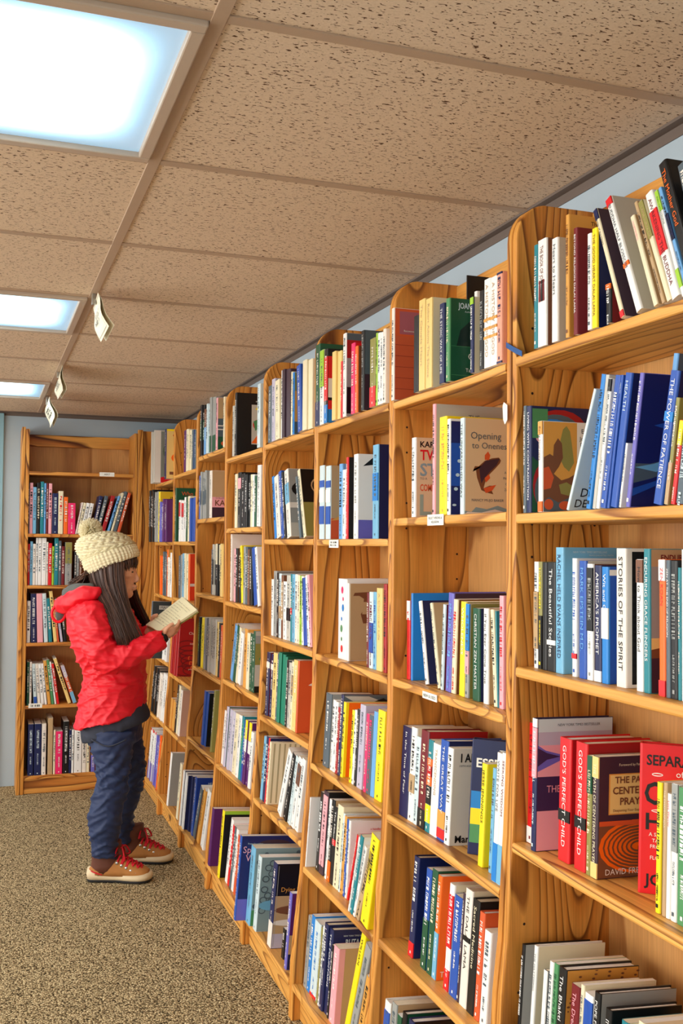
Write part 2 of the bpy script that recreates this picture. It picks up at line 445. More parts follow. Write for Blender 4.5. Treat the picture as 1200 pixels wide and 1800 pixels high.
for u in range(-1, 7):
    y0 = pair_y(u) - .018 if u > -1 else pair_y(0) - .0185 - PITCH_Y + .0
    y0 = pair_y(u) - .018; y1 = pair_y(u + 1) - .0185
    if u == -1: y1 -= .004
    r = empty('bookcase', (BX, y0, 0))
    tag(r, ['tall pine bookcase nearest the camera, cut by the right edge of the frame',
            'second-nearest pine bookcase, the one with two printed shelf tags',
            'third-nearest pine bookcase on the right wall, leaning yellow books on its fifth shelf',
            'fourth-nearest pine bookcase, with a green book and an orange-red book side by side',
            'fifth-nearest pine bookcase on the right wall, colourful art book on its top shelf',
            'sixth-nearest pine bookcase, tan and white books on its top shelves',
            'seventh-nearest pine bookcase, holding the large red swirl-patterned book beside the woman',
            'farthest pine bookcase of the right wall, beside the corner planks'][u + 1], 'bookcase', 'pine bookcases along the right wall')
    for (a, bb) in ((0, T_), (y1 - y0 - T_, y1 - y0)):
        m = MB(); m.prism([(x - BX, z) for x, z in POLY], 'y', a, bb)
        o = fix_normals(m.build('side_panel', W_Z, r)); bevel(o, .0035, 2)
        q = MB()
        inner = bb if a == 0 else a
        sg = 1 if a == 0 else -1
    # peg holes show only on the far panel's inner face
    q = MB(); yy = y1 - y0 - T_ - .0006
    for hh in [.2 + .064 * n for n in range(29)]:
        if rnd.random() < .45: continue
        for xx in (front_x(hh) + .035, BX - .045):
            if rnd.random() < .5: continue
            c = [(xx - BX + .0028 * math.cos(t * math.pi / 4), yy, hh + .0028 * math.sin(t * math.pi / 4)) for t in range(8)]
            q.add(c, [tuple(range(8))])
    q.build('peg_holes', M_PIN, r)['kind'] = 'stuff'
    m = MB(); m.box(-.012, 0, T_, y1 - y0 - T_, .09, TOP - .003, c=.001)
    m.build('back_panel', W_BACK, r)
    for n, h in enumerate(SHELVES[u]):
        al = tilt(h)
        d = (BX - .013 - front_x(h)) / math.cos(al)
        m = MB()
        yl = y1 - y0 - 2 * T_ - .001
        # board profile with rounded front edge
        pf = [(d - .0, 0), (.0035, 0), (.001, -.0015), (0, -.005), (0, -.0145), (.0015, -.018), (.004, -.0195), (d, -.0195)]
        m.prism(pf, 'y', 0, yl)
        M = Matrix.Translation((front_x(h) - BX + (.0 if n else -.002), T_ + .0005, h)) @ Matrix.Rotation(al, 4, 'Y')
        fix_normals(m.build('shelf', W_Y, r, matrix=M))
    m = MB(); m.box(front_x(.05) + .028 - BX, front_x(.05) + .046 - BX, T_ + .0005, y1 - y0 - T_ - .0005, .002, .094, c=.002)
    m.build('kick_board', W_Y, r)
    m = MB(); m.box(-.05 - 0, -.012, T_, y1 - y0 - T_, TOP - .075, TOP - .004, c=.002)
    m.build('top_rail', W_Y, r)

# back bookcase, facing the camera
BB0, BB1, BF = .217, .876, 6.145
r = empty('bookcase', ((BB0 + BB1) / 2, BACK_Y - .004, 0))
tag(r, 'pine bookcase standing against the back wall, its top two compartments empty', 'bookcase')
ox = (BB0 + BB1) / 2
for (a, bb, h) in ((BB0, BB0 + .02, 2.105), (BB0 + .022, BB0 + .042, 2.095), (BB1 - .02, BB1, 2.095)):
    m = MB(); m.box(a - ox, bb - ox, BF - BACK_Y + .004 - (.004 if a == BB0 else 0), 0, 0, h, c=.0025)
    m.build('side_panel', W_Z, r)
m = MB(); m.box(BB0 + .042 - ox, BB1 - .02 - ox, -.012, 0, .09, 2.08)
m.build('back_panel', W_BACK, r)
m = MB(); m.box(BB0 + .042 - ox, BB1 - .02 - ox, -.032, -.012, 2.015, 2.085, c=.002)
m.build('top_rail', W_X, r)
for h in [1.850] + SHELVES['B']:
    m = MB(); m.box(BB0 + .0425 - ox, BB1 - .0205 - ox, BF + .004 - BACK_Y, -.013, h - .019, h, c=.002)
    m.build('shelf', W_X, r)
m = MB(); m.box(BB0 + .0425 - ox, BB1 - .0205 - ox, BF + .012 - BACK_Y, BF + .03 - BACK_Y, .002, .084, c=.002)
m.build('kick_board', W_X, r)
# corner planks closing the gap between the back bookcase and the long run
r = empty('corner_planks', (1.0, 6.155, 0))
tag(r, 'upright knotty pine planks closing the corner beside the back bookcase', 'wooden panel')
m = MB(); m.box(-.122, -.092, -.01, .02, 0, 2.118, c=.003); m.build('batten', W_Z, r)
m = MB(); m.box(-.090, .20, .002, .02, 0, 2.112, c=.002); m.build('plank', W_Z, r)

# ================================================================ BOOKS
# every book: bookcase shelf order | along-shelf position, thickness, height, inset (m) | lean (rad) | colour code, separate object?, options
BOOKS = """
-1 1 1 -1.6808 0.0144 0.1957 -0.006 0.000 t 1
-1 1 2 -1.6664 0.0309 0.1998 -0.006 0.000 w 1 T=d t=THE_BOOK_OF_JOY n=d id=joy
-1 1 3 -1.6170 0.0208 0.1895 -0.006 0.000 w 1 T=x t=Heart_to_Heart n=G
-1 1 4 -1.5699 0.0114 0.2195 -0.006 0.000 O 1 T=d n=O id=early
-1 1 5 -1.5447 0.0130 0.1882 -0.006 0.000 m 1 T=w t=BEYOND_RELIGION_DALAI_LAMA n=m id=beyond
-1 1 6 -1.5010 0.0129 0.1658 -0.006 0.000 w 1 m=g
-1 1 7 -1.4872 0.0159 0.1705 -0.006 0.000 y 1 T=d t=THE_GOOD_HEART_DALAI_LAMA n=n id=goodheart
-1 1 8 -1.4456 0.0139 0.0661 -0.006 0.000 k 1 T=w n=m b=o:.85:1
-1 1 9 -1.4029 0.0096 0.2153 -0.006 -0.376 c 1 T=k t=Journey_of_the_Heart n=P b=n:.9:1;r:0:.06
-1 1 10 -1.3622 0.0153 0.2229 -0.006 -0.386 w 1 T=x t=BUDDHA_HALF_BLOSSOM n=G b=r:.93:1;o:.38:.42
-1 1 11 -1.3176 0.0105 0.1682 -0.006 -0.367 c 1 T=p t=HAPPINESS n=D
-1 1 12 -1.2971 0.0075 0.1907 -0.006 -0.377 D 1
-1 1 13 -1.2854 0.0107 0.1880 -0.006 -0.384 c 1 b=z:.62:1 T=D t=LAMA_SURYA_DAS n=c
-1 1 14 -1.2735 0.0183 0.1912 -0.006 -0.349 w 1 b=r:.42:.83 T=m t=AWAKENING_THE_BUDDHA n=w
-1 1 15 -1.2499 0.0075 0.1898 -0.006 -0.348 w 1 b=l:.8:1;l:.08:.25 T=e t=FULL_CATASTROPHE
-1 1 16 -1.2396 0.0067 0.1918 -0.006 -0.350 s 1 b=n:.5:.75
-1 1 17 -1.2310 0.0199 0.2284 -0.006 -0.335 k 1 T=o t=The_Mother_God id=mother H
-1 1 18 -1.2034 0.0217 0.2065 -0.006 -0.282 x 1 H
-1 2 1 -1.7329 0.0104 0.2057 0.002 0.000 x 1
-1 2 2 -1.7207 0.0171 0.2033 0.002 0.000 n 1 T=w t=LIVING_WITH_CONTRADICTION id=swirl
-1 2 3 -1.6773 0.0153 0.1698 0.002 0.000 w 1 b=o:0:.12;O:.85:1 T=d t=Early_Journeys id=mountain
-1 2 4 -1.5792 0.0073 0.2209 0.002 0.402 J 1 id=portrait m=-
-1 2 5 -1.5179 0.0136 0.2294 0.002 0.206 S 1
-1 2 6 -1.4980 0.0099 0.2259 0.002 0.180 G 1 m=- n=G
-1 2 7 -1.4870 0.0093 0.2180 0.002 0.176 w 1 b=k:.9:1
-1 2 8 -1.4753 0.0165 0.2209 0.002 0.203 B 1 T=w
-1 2 9 -1.4546 0.0064 0.2195 0.002 0.186 B 1 T=j t=HEALTH
-1 2 10 -1.4455 0.0185 0.2198 0.002 0.197 B 1 T=j t=HEALTH n=n
-1 2 11 -1.4211 0.0054 0.1051 0.002 0.188 w 1
-1 2 12 -1.4152 0.0120 0.2514 0.070 0.184 s 1 n=x
-1 2 13 -1.4026 0.0102 0.2143 0.002 0.182 v 1 T=w id=wave
-1 2 14 -1.3313 0.0212 0.2048 0.002 0.216 B 1 T=w b=S:.62:.7 t=THE_POWER_OF_PATIENCE n=n
-1 2 15 -1.3030 0.0087 0.1621 0.002 0.176 z 1 b=D:0:.4
-1 2 16 -1.2888 0.0095 0.1267 0.002 0.187 r 1 b=y:.7:1
-1 2 17 -1.2770 0.0182 0.1043 0.002 0.167 x 1 T=j
-1 3 1 -1.7315 0.0158 0.2029 0.025 0.000 w 1 b=D:.18:.72
-1 3 2 -1.7139 0.0123 0.2031 0.025 0.000 z 1 T=y b=k:0:.5
-1 3 3 -1.7011 0.0170 0.2020 0.025 0.000 k 1 m=-
-1 3 4 -1.6830 0.0295 0.2026 0.025 0.000 k 1 b=w:.24:.29 T=w t=The_Beautiful_Stories
-1 3 5 -1.6531 0.0271 0.2307 0.025 0.000 C 1 T=n t=RACHEL_HELD_EVANS_INSPIRED n=C id=bestsell
-1 3 6 -1.5977 0.0153 0.2112 0.025 0.000 w 1 T=b b=r:.15:.2
-1 3 7 -1.5750 0.0231 0.2071 0.025 0.000 B 1 T=s t=MARK_EPSTEIN_M.D. n=G
-1 3 8 -1.5500 0.0188 0.2022 0.025 0.000 w 1 b=k:.42:.97 T=g n=d
-1 3 9 -1.5261 0.0206 0.2001 0.025 0.000 n 1 T=w t=AMERICA'S_PROPHET b=w:0:.1
-1 3 10 -1.5046 0.0197 0.1980 0.025 0.000 S 1 b=w:.38:.65 T=w t=Wit_and_God n=B id=ty
-1 3 11 -1.4622 0.0280 0.2298 0.025 0.000 I 1 T=k t=STORIES_OF_THE_SPIRIT id=pattern
-1 3 12 -1.4069 0.0181 0.2123 0.025 0.000 w 1 T=k t=How_to_Think_about_God b=d:.82:1
-1 3 13 -1.3877 0.0173 0.2294 0.025 0.000 t 1 T=w t=ENDURING_GRACE_FLINDERS id=dusk
-1 3 14 -1.3481 0.0161 0.2132 0.025 0.000 o 1 b=w:.84:1;r:0:.12 T=r t=ZEN_KOAN
-1 3 15 -1.3309 0.0103 0.2122 0.025 0.000 x 1 T=w t=ZEN_AT_THE_END_OF_RELIGION n=k
-1 3 16 -1.3195 0.0167 0.2113 0.025 0.000 k 1 T=g
-1 3 17 -1.3017 0.0071 0.2011 0.025 0.000 t 1
-1 3 18 -1.2939 0.0252 0.2289 0.025 0.000 w 1 T=h t=BIG
-1 4 1 -1.7542 0.0244 0.2283 0.030 0.000 r 1 b=w:0:.14 T=m
-1 4 2 -1.7052 0.0162 0.2453 0.010 0.000 n 1 b=w:.93:1;p:.55:.93 T=j id=lake H
-1 4 3 -1.6426 0.0381 0.2208 0.030 0.000 r 1 T=w t=GOD'S_PERFECT_CHILD b=k:.32:.42 n=R H
-1 4 4 -1.5889 0.0355 0.2224 0.030 0.000 r 1 T=w t=GOD'S_PERFECT_CHILD b=k:.32:.42 n=R H
-1 4 5 -1.5512 0.0148 0.2049 0.030 0.000 z 1 T=c b=e:.68:1
-1 4 6 -1.5354 0.0188 0.2072 0.030 0.000 P 1 T=c t=THE_PATH_OF_CENTERING_PRAYER b=Y:.82:1;Y:0:.13 id=labyrinth
-1 4 7 -1.4619 0.0240 0.2440 0.075 0.000 r 1 rz=38 id=separation m=- n=r H
-1 4 8 -1.3572 0.0119 0.2013 0.030 0.000 y 1 m=D n=D dp=105
-1 4 9 -1.3405 0.0087 0.2042 0.030 0.000 D 1 dp=110 T=c t=THE_DHAMMAPADA
-1 4 10 -1.3310 0.0098 0.1891 0.030 0.000 w 1 T=r t=Love_Warrior n=w
-1 4 11 -1.3199 0.0143 0.2073 0.030 0.000 w 1 T=x b=g:.5:1
-1 4 12 -1.3048 0.0246 0.2051 0.030 0.000 E 1 T=w
-1 5 1 -1.7394 0.0103 0.2178 0.025 0.000 k 1 T=w n=g H
-1 5 2 -1.6956 0.0123 0.2314 0.025 0.000 w 1 T=x t=THE_MATTERING n=c H
-1 5 3 -1.6561 0.0118 0.2022 0.025 0.000 k 1 T=w t=GOLDSMITH b=w:.5:1
-1 5 4 -1.6402 0.0133 0.2240 0.025 0.000 w 1 T=x
-1 5 5 -1.6253 0.0143 0.2259 0.025 0.000 E 1 T=e n=E
-1 5 6 -1.6087 0.0246 0.2266 0.025 0.000 k 1 T=w t=The_Bhakti_Yogi id=gold H
-1 5 7 -1.5668 0.0262 0.2139 0.025 0.000 m 1 T=p t=The_Dream_of_Enlightenment n=m
-1 5 8 -1.5378 0.0104 0.2233 0.025 0.000 c 1
-1 5 9 -1.5250 0.0251 0.2157 0.025 0.000 w 1 b=B:.6:.95 T=B t=JAMES
-1 5 10 -1.4975 0.0170 0.2277 0.025 0.000 k 1 T=w t=POPE_FRANCIS n=g H
-1 5 11 -1.4642 0.0168 0.2144 0.025 0.000 k 1 T=w n=k H
-1 5 12 -1.4199 0.0183 0.2146 0.025 0.000 t 1 n=c
-1 5 13 -1.3770 0.0152 0.2322 0.025 0.000 c 1
0 1 1 -2.3777 0.0178 0.2331 -0.010 0.000 I 1 id=chca m=r
0 1 2 -2.2368 0.0281 0.1832 -0.010 0.000 k 1 m=- n=k
0 1 3 -2.2065 0.0345 0.2145 -0.010 0.000 Y 1 T=D t=The_Couple_Heart
0 1 4 -2.1672 0.0348 0.2082 -0.010 0.000 Y 1 T=D t=Robert_Adams_The_Silence n=c id=mshort
0 1 5 -2.0914 0.0245 0.1807 -0.010 0.000 n 1 T=w t=THE_STOIC_WAY_OF_LIFE n=n
0 1 6 -2.0666 0.0040 0.2465 0.045 0.000 k 1 n=k m=- H
0 1 7 -2.0575 0.0188 0.1852 -0.010 0.000 E 1 T=c n=e id=joan
0 1 8 -2.0184 0.0129 0.1970 0.040 0.000 w 1 n=w
0 1 9 -1.9375 0.0142 0.1613 -0.010 0.000 n 1 T=w b=l:.9:1 n=c
0 1 10 -1.8956 0.0190 0.1645 -0.010 0.000 k 1 T=g
0 1 11 -1.8744 0.0276 0.1827 -0.010 0.000 w 1 T=D t=A_HISTORY_OF_GOD b=O:.42:.46;O:.32:.36;O:.52:.56
0 1 12 -1.8461 0.0274 0.1807 -0.010 0.000 w 1 T=D t=A_HISTORY_OF_GOD b=O:.42:.46;O:.32:.36;O:.52:.56
0 1 13 -1.8184 0.0212 0.1842 -0.010 0.000 Q 1 T=n b=n:0:.03;n:.97:1
0 2 1 -2.2822 0.0231 0.1922 0.006 0.000 w 1 T=x n=T id=karen
0 2 2 -2.1615 0.0150 0.2592 0.006 0.000 p 1 m=w n=G id=the
0 2 3 -2.1230 0.0386 0.2239 0.006 0.000 y 1 T=O n=y
0 2 4 -2.0824 0.0160 0.2155 0.006 0.000 w 1 T=k id=leaf
0 2 5 -2.0161 0.0193 0.2096 0.006 0.000 J 1 T=k t=THE_UNVARNISHED_WAY n=T id=fish
0 3 1 -2.3612 0.0194 0.1954 0.030 0.000 r 1 b=w:.75:1 T=r
0 3 2 -2.3357 0.0107 0.2145 0.030 0.000 S 1 m=- n=S H
0 3 3 -2.2480 0.0167 0.2003 0.030 -0.216 w 1 n=n id=bletter
0 3 4 -2.1781 0.0138 0.2002 0.030 -0.233 c 1 n=D
0 3 5 -2.1635 0.0135 0.1974 0.030 0.067 J 1 n=m
0 3 6 -2.1366 0.0273 0.2252 0.030 0.071 v 1 T=s n=P H
0 3 7 -2.1067 0.0204 0.2120 0.030 0.059 c 1 T=r n=d
0 3 8 -2.0662 0.0258 0.2088 0.030 0.044 y 1 T=w t=WHOLENESS n=z
0 3 9 -2.0380 0.0181 0.2058 0.030 0.032 g 1 b=S:.5:1;p:.25:.5 n=z
0 3 10 -1.9998 0.0324 0.1983 0.030 0.000 e 1 T=w t=CHRISTIAN_ZEN_MASTER n=n
0 3 11 -1.9492 0.0212 0.2007 0.030 0.000 w 1 T=k t=If_You_Ever_Come_True n=D
0 3 12 -1.9024 0.0155 0.1999 0.030 -0.089 c 1 T=k
0 3 13 -1.8863 0.0053 0.1979 0.030 -0.055 t 1 m=-
0 3 14 -1.8799 0.0184 0.2306 0.030 0.000 p 1 T=r
0 4 1 -2.3777 0.0544 0.2199 0.030 0.000 n 1 T=w t=In_the_Time_of_Fear
0 4 2 -2.3230 0.0320 0.2256 0.030 0.000 w 1 b=D:.3:.5 n=c T=k
0 4 3 -2.2907 0.0257 0.2082 0.030 0.000 J 1 T=x n=w
0 4 4 -2.2647 0.0435 0.2291 0.030 0.000 m 1 T=c b=k:0:.2 n=R H
0 4 5 -2.2209 0.0264 0.2133 0.030 0.000 t 1 b=o:.5:.8;k:.3:.5;r:.6:.72;y:.1:.3 n=c
0 4 6 -2.1942 0.0401 0.2104 0.030 0.000 w 1 T=D t=TRANSCENDING n=c
0 4 7 -2.1538 0.0384 0.2260 0.030 0.000 B 1 T=w t=THE_GREAT_WAY b=O:.12:.3;r:.02:.12 n=n H
0 4 8 -2.1151 0.0262 0.2149 0.030 0.000 w 1 T=k id=iandt
0 4 9 -2.0476 0.0240 0.2482 0.060 0.000 n 1 rz=36 id=essen m=- H
0 4 10 -1.9488 0.0217 0.2129 0.030 0.000 y 1 dp=100 T=k t=JESSE_JENNINGS n=y
0 4 11 -1.9012 0.0147 0.2121 0.030 0.000 C 1 n=w
0 4 12 -1.8486 0.0194 0.2540 0.010 0.000 w 1 T=x t=WRITE_FOR_LIFE b=S:0:.3
0 4 13 -1.8285 0.0183 0.2576 0.010 0.000 w 1 T=m t=SEEKING_WISDOM b=C:0:.3
0 5 1 -2.2682 0.0285 0.2332 0.032 0.000 n 1 T=w b=r:0:.15 n=n H
0 5 2 -2.1965 0.0289 0.2259 0.032 0.000 B 1 b=e:0:.5 T=w
0 5 3 -2.1647 0.0292 0.2335 0.032 0.000 e 1 T=c n=e
0 5 4 -2.1326 0.0200 0.2285 0.032 0.000 o 1 id=gta T=w b=C:0:.45
0 5 5 -2.0719 0.0244 0.2292 0.032 0.000 w 1 b=r:0:.2;r:.4:.9 T=w n=c
0 5 6 -2.0448 0.0368 0.2135 0.032 0.000 B 1 T=w n=f
0 5 7 -2.0063 0.0103 0.2285 0.032 0.000 P 1
0 5 8 -1.9951 0.0328 0.2429 0.032 0.000 I 1 T=k t=THE_DALAI_LAMA b=k:.55:.6 n=c H
0 5 9 -1.9606 0.0319 0.2318 0.032 0.000 k 1 T=c t=Sacred_Medicine n=k H
0 5 10 -1.9264 0.0223 0.2167 0.032 0.000 q 1 T=w n=q H
0 5 11 -1.9009 0.0294 0.1889 0.032 0.000 w 1 n=w id=dot
0 6 1 -2.3422 0.0336 0.2255 0.020 0.000 w 1 b=B:.5:.9 n=D H
0 6 2 -2.2993 0.0286 0.2377 0.020 0.000 g 1 n=D
0 6 3 -2.2614 0.0238 0.2240 0.020 0.000 w 1 b=e:.5:1
0 6 4 -2.2367 0.0234 0.2405 0.020 0.000 k 1 n=e H
0 6 5 -2.1991 0.0264 0.2405 0.020 0.000 n 1 n=k H
1 1 1 -2.9972 0.0431 0.2520 -0.010 0.000 e 1 n=e b=n:0:.3
1 1 2 -2.9538 0.0386 0.2268 -0.010 0.000 w 1 b=l:.5:1 n=e
1 1 3 -2.9112 0.0308 0.2230 -0.010 0.000 k 1 b=r:.3:.9;S:0:.25 id=avon
1 1 4 -2.8307 0.0325 0.2011 -0.013 0.000 Y 1 m=- n=Y
1 1 5 -2.7977 0.0325 0.1971 -0.007 0.000 Y 1 m=- n=Y
1 1 6 -2.7629 0.0141 0.1627 -0.010 0.000 r 0
1 1 7 -2.7439 0.0267 0.2383 -0.010 0.000 w 1 n=g id=photoa
1 1 8 -2.6748 0.0282 0.1975 -0.010 0.000 h 1 n=r
1 1 9 -2.6429 0.0203 0.1843 -0.010 0.000 o 1 n=d
1 1 10 -2.5945 0.0223 0.2178 -0.010 0.000 k 1 T=g n=k id=greygrad
1 1 11 -2.5287 0.0421 0.1822 -0.010 0.000 z 1 b=r:0:.3 n=Y
1 1 12 -2.4851 0.0115 0.1908 -0.010 0.000 l 1
1 1 13 -2.4718 0.0195 0.1880 -0.010 0.000 w 1
1 1 14 -2.4520 0.0168 0.1857 -0.010 0.000 w 1
1 1 15 -2.4349 0.0182 0.1911 -0.010 0.000 I 1
1 2 1 -2.9819 0.0429 0.2247 0.001 0.000 J 1 m=- b=B:.7:.8;B:.2:.45;w:.5:.68 n=D
1 2 2 -2.9383 0.0429 0.2207 0.007 0.000 J 1 m=- b=B:.7:.8;B:.2:.45;w:.5:.68 n=D id=house
1 2 3 -2.8080 0.0280 0.2178 0.004 0.000 s 1 n=s
1 2 4 -2.7779 0.0274 0.1990 0.004 0.000 w 1
1 2 5 -2.7484 0.0156 0.2330 0.004 0.000 r 1 n=k
1 2 6 -2.6849 0.0337 0.2358 0.004 0.000 w 1 T=g id=vase
1 2 7 -2.5380 0.0394 0.2486 0.004 0.000 C 1 m=p b=S:.4:.7 n=n id=gcirc
1 3 1 -2.8658 0.0735 0.2345 0.025 0.000 w 1 m=- id=dots n=w H
1 3 2 -2.7881 0.0136 0.2234 0.025 0.000 w 1 m=- id=wrench
1 3 3 -2.6301 0.0170 0.2035 0.025 0.000 m 1 n=m
1 3 4 -2.6112 0.0279 0.2066 0.025 0.000 J 1 b=B:.2:.6 T=m
1 3 5 -2.5797 0.0219 0.2077 0.025 0.000 C 1 T=B
1 3 6 -2.5560 0.0401 0.2194 0.025 0.000 Y 1 T=D t=A_Charmed_Life n=Y
1 3 7 -2.5063 0.0208 0.2319 0.025 0.000 R 1 T=k
1 4 1 -2.9645 0.0503 0.2192 0.025 0.000 x 1 T=w n=g
1 4 2 -2.8970 0.0219 0.2070 0.025 0.000 w 1
1 4 3 -2.8739 0.0216 0.2045 0.025 0.000 w 1
1 4 4 -2.8511 0.0189 0.1920 0.025 0.000 R 1
1 4 5 -2.8298 0.0210 0.2319 0.025 0.000 n 1 n=g id=photob H
1 4 6 -2.8053 0.0195 0.2142 0.025 0.000 y 1 id=orangec
1 4 7 -2.7319 0.0197 0.2020 0.025 0.000 y 1 n=y
1 4 8 -2.7100 0.0173 0.2057 0.025 0.000 w 1
1 4 9 -2.6916 0.0192 0.2107 0.025 0.000 k 1 n=w
1 4 10 -2.6692 0.0407 0.2282 0.025 0.000 f 1 n=f
1 4 11 -2.6182 0.0193 0.2094 0.025 0.000 h 1
1 4 12 -2.5969 0.0299 0.2092 0.025 0.000 x 1 T=h n=x
1 4 13 -2.5650 0.0273 0.2243 0.025 0.000 s 1 m=- n=s
1 4 14 -2.5348 0.0484 0.2340 0.025 0.000 y 1 T=k n=y
1 5 1 -2.9972 0.0069 0.2084 0.005 0.000 w 1 n=w id=tajo
1 5 2 -2.9686 0.0296 0.2325 0.028 0.000 k 1 T=w
1 5 3 -2.9377 0.0391 0.2436 0.028 0.000 P 1 b=p:.1:.95 T=P n=k H
1 5 4 -2.8838 0.0196 0.2303 0.028 0.000 w 1
1 5 5 -2.8630 0.0254 0.2346 0.028 0.000 k 1 b=o:0:.25 n=D
1 5 6 -2.8352 0.0261 0.2205 0.028 0.000 k 1 T=w t=The_Milkman b=r:.5:.58
1 5 7 -2.8079 0.0452 0.2335 0.028 0.000 c 1 T=k n=c H
1 5 8 -2.7605 0.0136 0.2188 0.028 0.000 J 1
1 5 9 -2.7457 0.0190 0.2151 0.028 -0.006 O 1
1 5 10 -2.7222 0.0155 0.2107 0.028 -0.026 B 1
1 5 11 -2.7056 0.0142 0.2108 0.028 -0.031 w 1 id=deaf
1 5 12 -2.6881 0.0095 0.1935 0.028 0.234 r 1
1 5 13 -2.5997 0.0092 0.2101 0.000 0.198 w 1
1 5 14 -2.5872 0.0202 0.2163 0.000 0.191 t 1 T=w n=w
1 5 15 -2.5635 0.0157 0.2010 0.000 0.265 w 1 n=w
1 5 16 -2.5443 0.0262 0.2013 0.000 0.356 D 1
1 5 17 -2.5065 0.0521 0.2372 0.000 0.156 y 1 T=k n=y
1 6 1 -2.9857 0.0308 0.2088 0.030 0.000 g 1
1 6 2 -2.9533 0.0286 0.2214 0.030 0.000 S 1 T=w
1 6 3 -2.9232 0.0541 0.2172 0.030 0.000 J 1 T=S b=r:0:.05 n=g H
1 6 4 -2.8645 0.0136 0.2142 0.030 0.000 z 1
1 6 5 -2.8494 0.0194 0.2261 0.030 0.000 w 1 n=w
1 6 6 -2.8282 0.0292 0.2406 0.027 0.000 n 1 T=w H n=n
1 6 7 -2.7984 0.0292 0.2366 0.033 0.000 n 1 T=w t=THE_FOUNTAINS id=ruta H
1 6 8 -2.7661 0.0156 0.2003 0.030 0.000 k 1
1 6 9 -2.7477 0.0430 0.2083 0.030 0.000 p 1 T=w id=howwe n=D
1 6 10 -2.6328 0.0310 0.3212 0.030 0.267 y 1 T=k t=WILLIAM
1 6 11 -2.5968 0.0385 0.2992 0.030 0.277 g 1 n=g
1 6 12 -2.5445 0.0338 0.2210 0.030 0.225 O 1
1 6 13 -2.5058 0.0329 0.2293 0.030 0.207 n 1
2 1 1 -3.5547 0.0464 0.2039 -0.008 0.000 x 1 n=g
2 1 2 -3.5051 0.0415 0.2219 -0.008 -0.016 f 1
2 1 3 -3.4567 0.0526 0.2096 -0.008 -0.049 c 1 n=c
2 1 4 -3.3863 0.0183 0.2353 -0.008 0.000 w 0
2 1 5 -3.3661 0.0308 0.2339 -0.011 -0.008 P 1 m=- n=P
2 1 6 -3.3347 0.0308 0.2299 -0.005 -0.011 P 1 m=- n=P
2 1 7 -3.3033 0.0308 0.2259 -0.008 -0.014 P 1 m=- n=P
2 1 8 -3.2688 0.0158 0.2120 -0.008 0.000 c 0
2 1 9 -3.2502 0.0184 0.2065 -0.008 0.000 S 1 id=multi
2 1 10 -3.1872 0.0446 0.2205 -0.008 -0.095 B 1
2 1 11 -3.1287 0.0416 0.2248 -0.011 0.000 c 1 m=- n=c H
2 1 12 -3.0865 0.0416 0.2208 -0.005 0.000 c 1 m=- n=c H
2 2 1 -3.4922 0.0251 0.2250 0.003 -0.198 S 0
2 2 2 -3.4602 0.0489 0.2229 0.003 -0.210 I 1
2 2 3 -3.4041 0.0328 0.2372 0.003 -0.201 B 1
2 2 4 -3.3691 0.0220 0.2334 0.003 -0.206 k 1
2 2 5 -3.3333 0.0444 0.2360 0.003 -0.194 I 1 b=C:.5:.8 id=greyc
2 2 6 -3.1925 0.0184 0.2103 0.003 -0.259 x 0
2 2 7 -3.1466 0.0250 0.2352 0.003 -0.337 c 1 id=blackc
2 3 1 -3.6167 0.0311 0.2046 0.028 0.000 w 0
2 3 2 -3.5853 0.0407 0.2353 0.028 0.000 g 1
2 3 3 -3.5443 0.0283 0.2294 0.028 0.000 k 1
2 3 4 -3.5157 0.0294 0.2281 0.028 0.000 J 1 b=D:.3:.5
2 3 5 -3.4860 0.0257 0.2224 0.028 0.000 d 0 b=D:.3:.9
2 3 6 -3.4600 0.0411 0.2020 0.028 0.000 w 1 T=k
2 3 7 -3.4186 0.0462 0.2251 0.028 0.000 G 1 b=k:.3:.5
2 3 8 -3.3721 0.0212 0.2301 0.028 0.000 t 0 b=r:.4:.5
2 3 9 -3.3506 0.0327 0.2303 0.028 0.000 C 1
2 3 10 -3.3176 0.0292 0.2312 0.028 0.000 I 1
2 3 11 -3.2881 0.0230 0.2287 0.028 0.000 c 1 T=d
2 3 12 -3.2648 0.0255 0.2275 0.028 0.000 l 1
2 3 13 -3.2390 0.0221 0.2264 0.028 -0.037 w 1
2 3 14 -3.2166 0.0423 0.2208 0.028 -0.113 B 1 m=-
2 3 15 -3.1737 0.0234 0.2314 0.028 -0.140 w 1
2 3 16 -3.1498 0.0204 0.2332 0.028 -0.163 p 1
2 4 1 -3.6167 0.0379 0.2269 0.017 0.000 n 1 T=I b=I:.75:.85 n=m
2 4 2 -3.5785 0.0379 0.2229 0.023 0.000 n 1 T=I b=I:.75:.85 n=m
2 4 3 -3.5403 0.0506 0.2330 0.020 0.000 Y 1
2 4 4 -3.4894 0.0264 0.2337 0.020 0.000 x 1
2 4 5 -3.4627 0.0303 0.2412 0.017 0.000 A 1 m=- n=e H
2 4 6 -3.4321 0.0303 0.2372 0.023 0.000 A 1 m=- n=e H
2 4 7 -3.4015 0.0303 0.2332 0.020 0.000 A 1 m=- n=e H
2 4 8 -3.3709 0.0277 0.2238 0.020 0.000 k 1 n=x
2 4 9 -3.3429 0.0303 0.2189 0.020 0.000 G 1
2 4 10 -3.3123 0.0268 0.2263 0.020 0.000 c 1 b=D:.5:.8
2 4 11 -3.2852 0.0437 0.2355 0.020 0.000 k 1 T=w b=Y:0:1
2 4 12 -3.2412 0.0114 0.2356 0.020 0.000 q 1 id=fua m=-
2 5 1 -3.6034 0.0295 0.2247 0.020 0.000 C 0
2 5 2 -3.5702 0.0272 0.2302 0.020 0.000 n 0
2 5 3 -3.5412 0.0126 0.2281 0.020 0.000 r 0 n=n
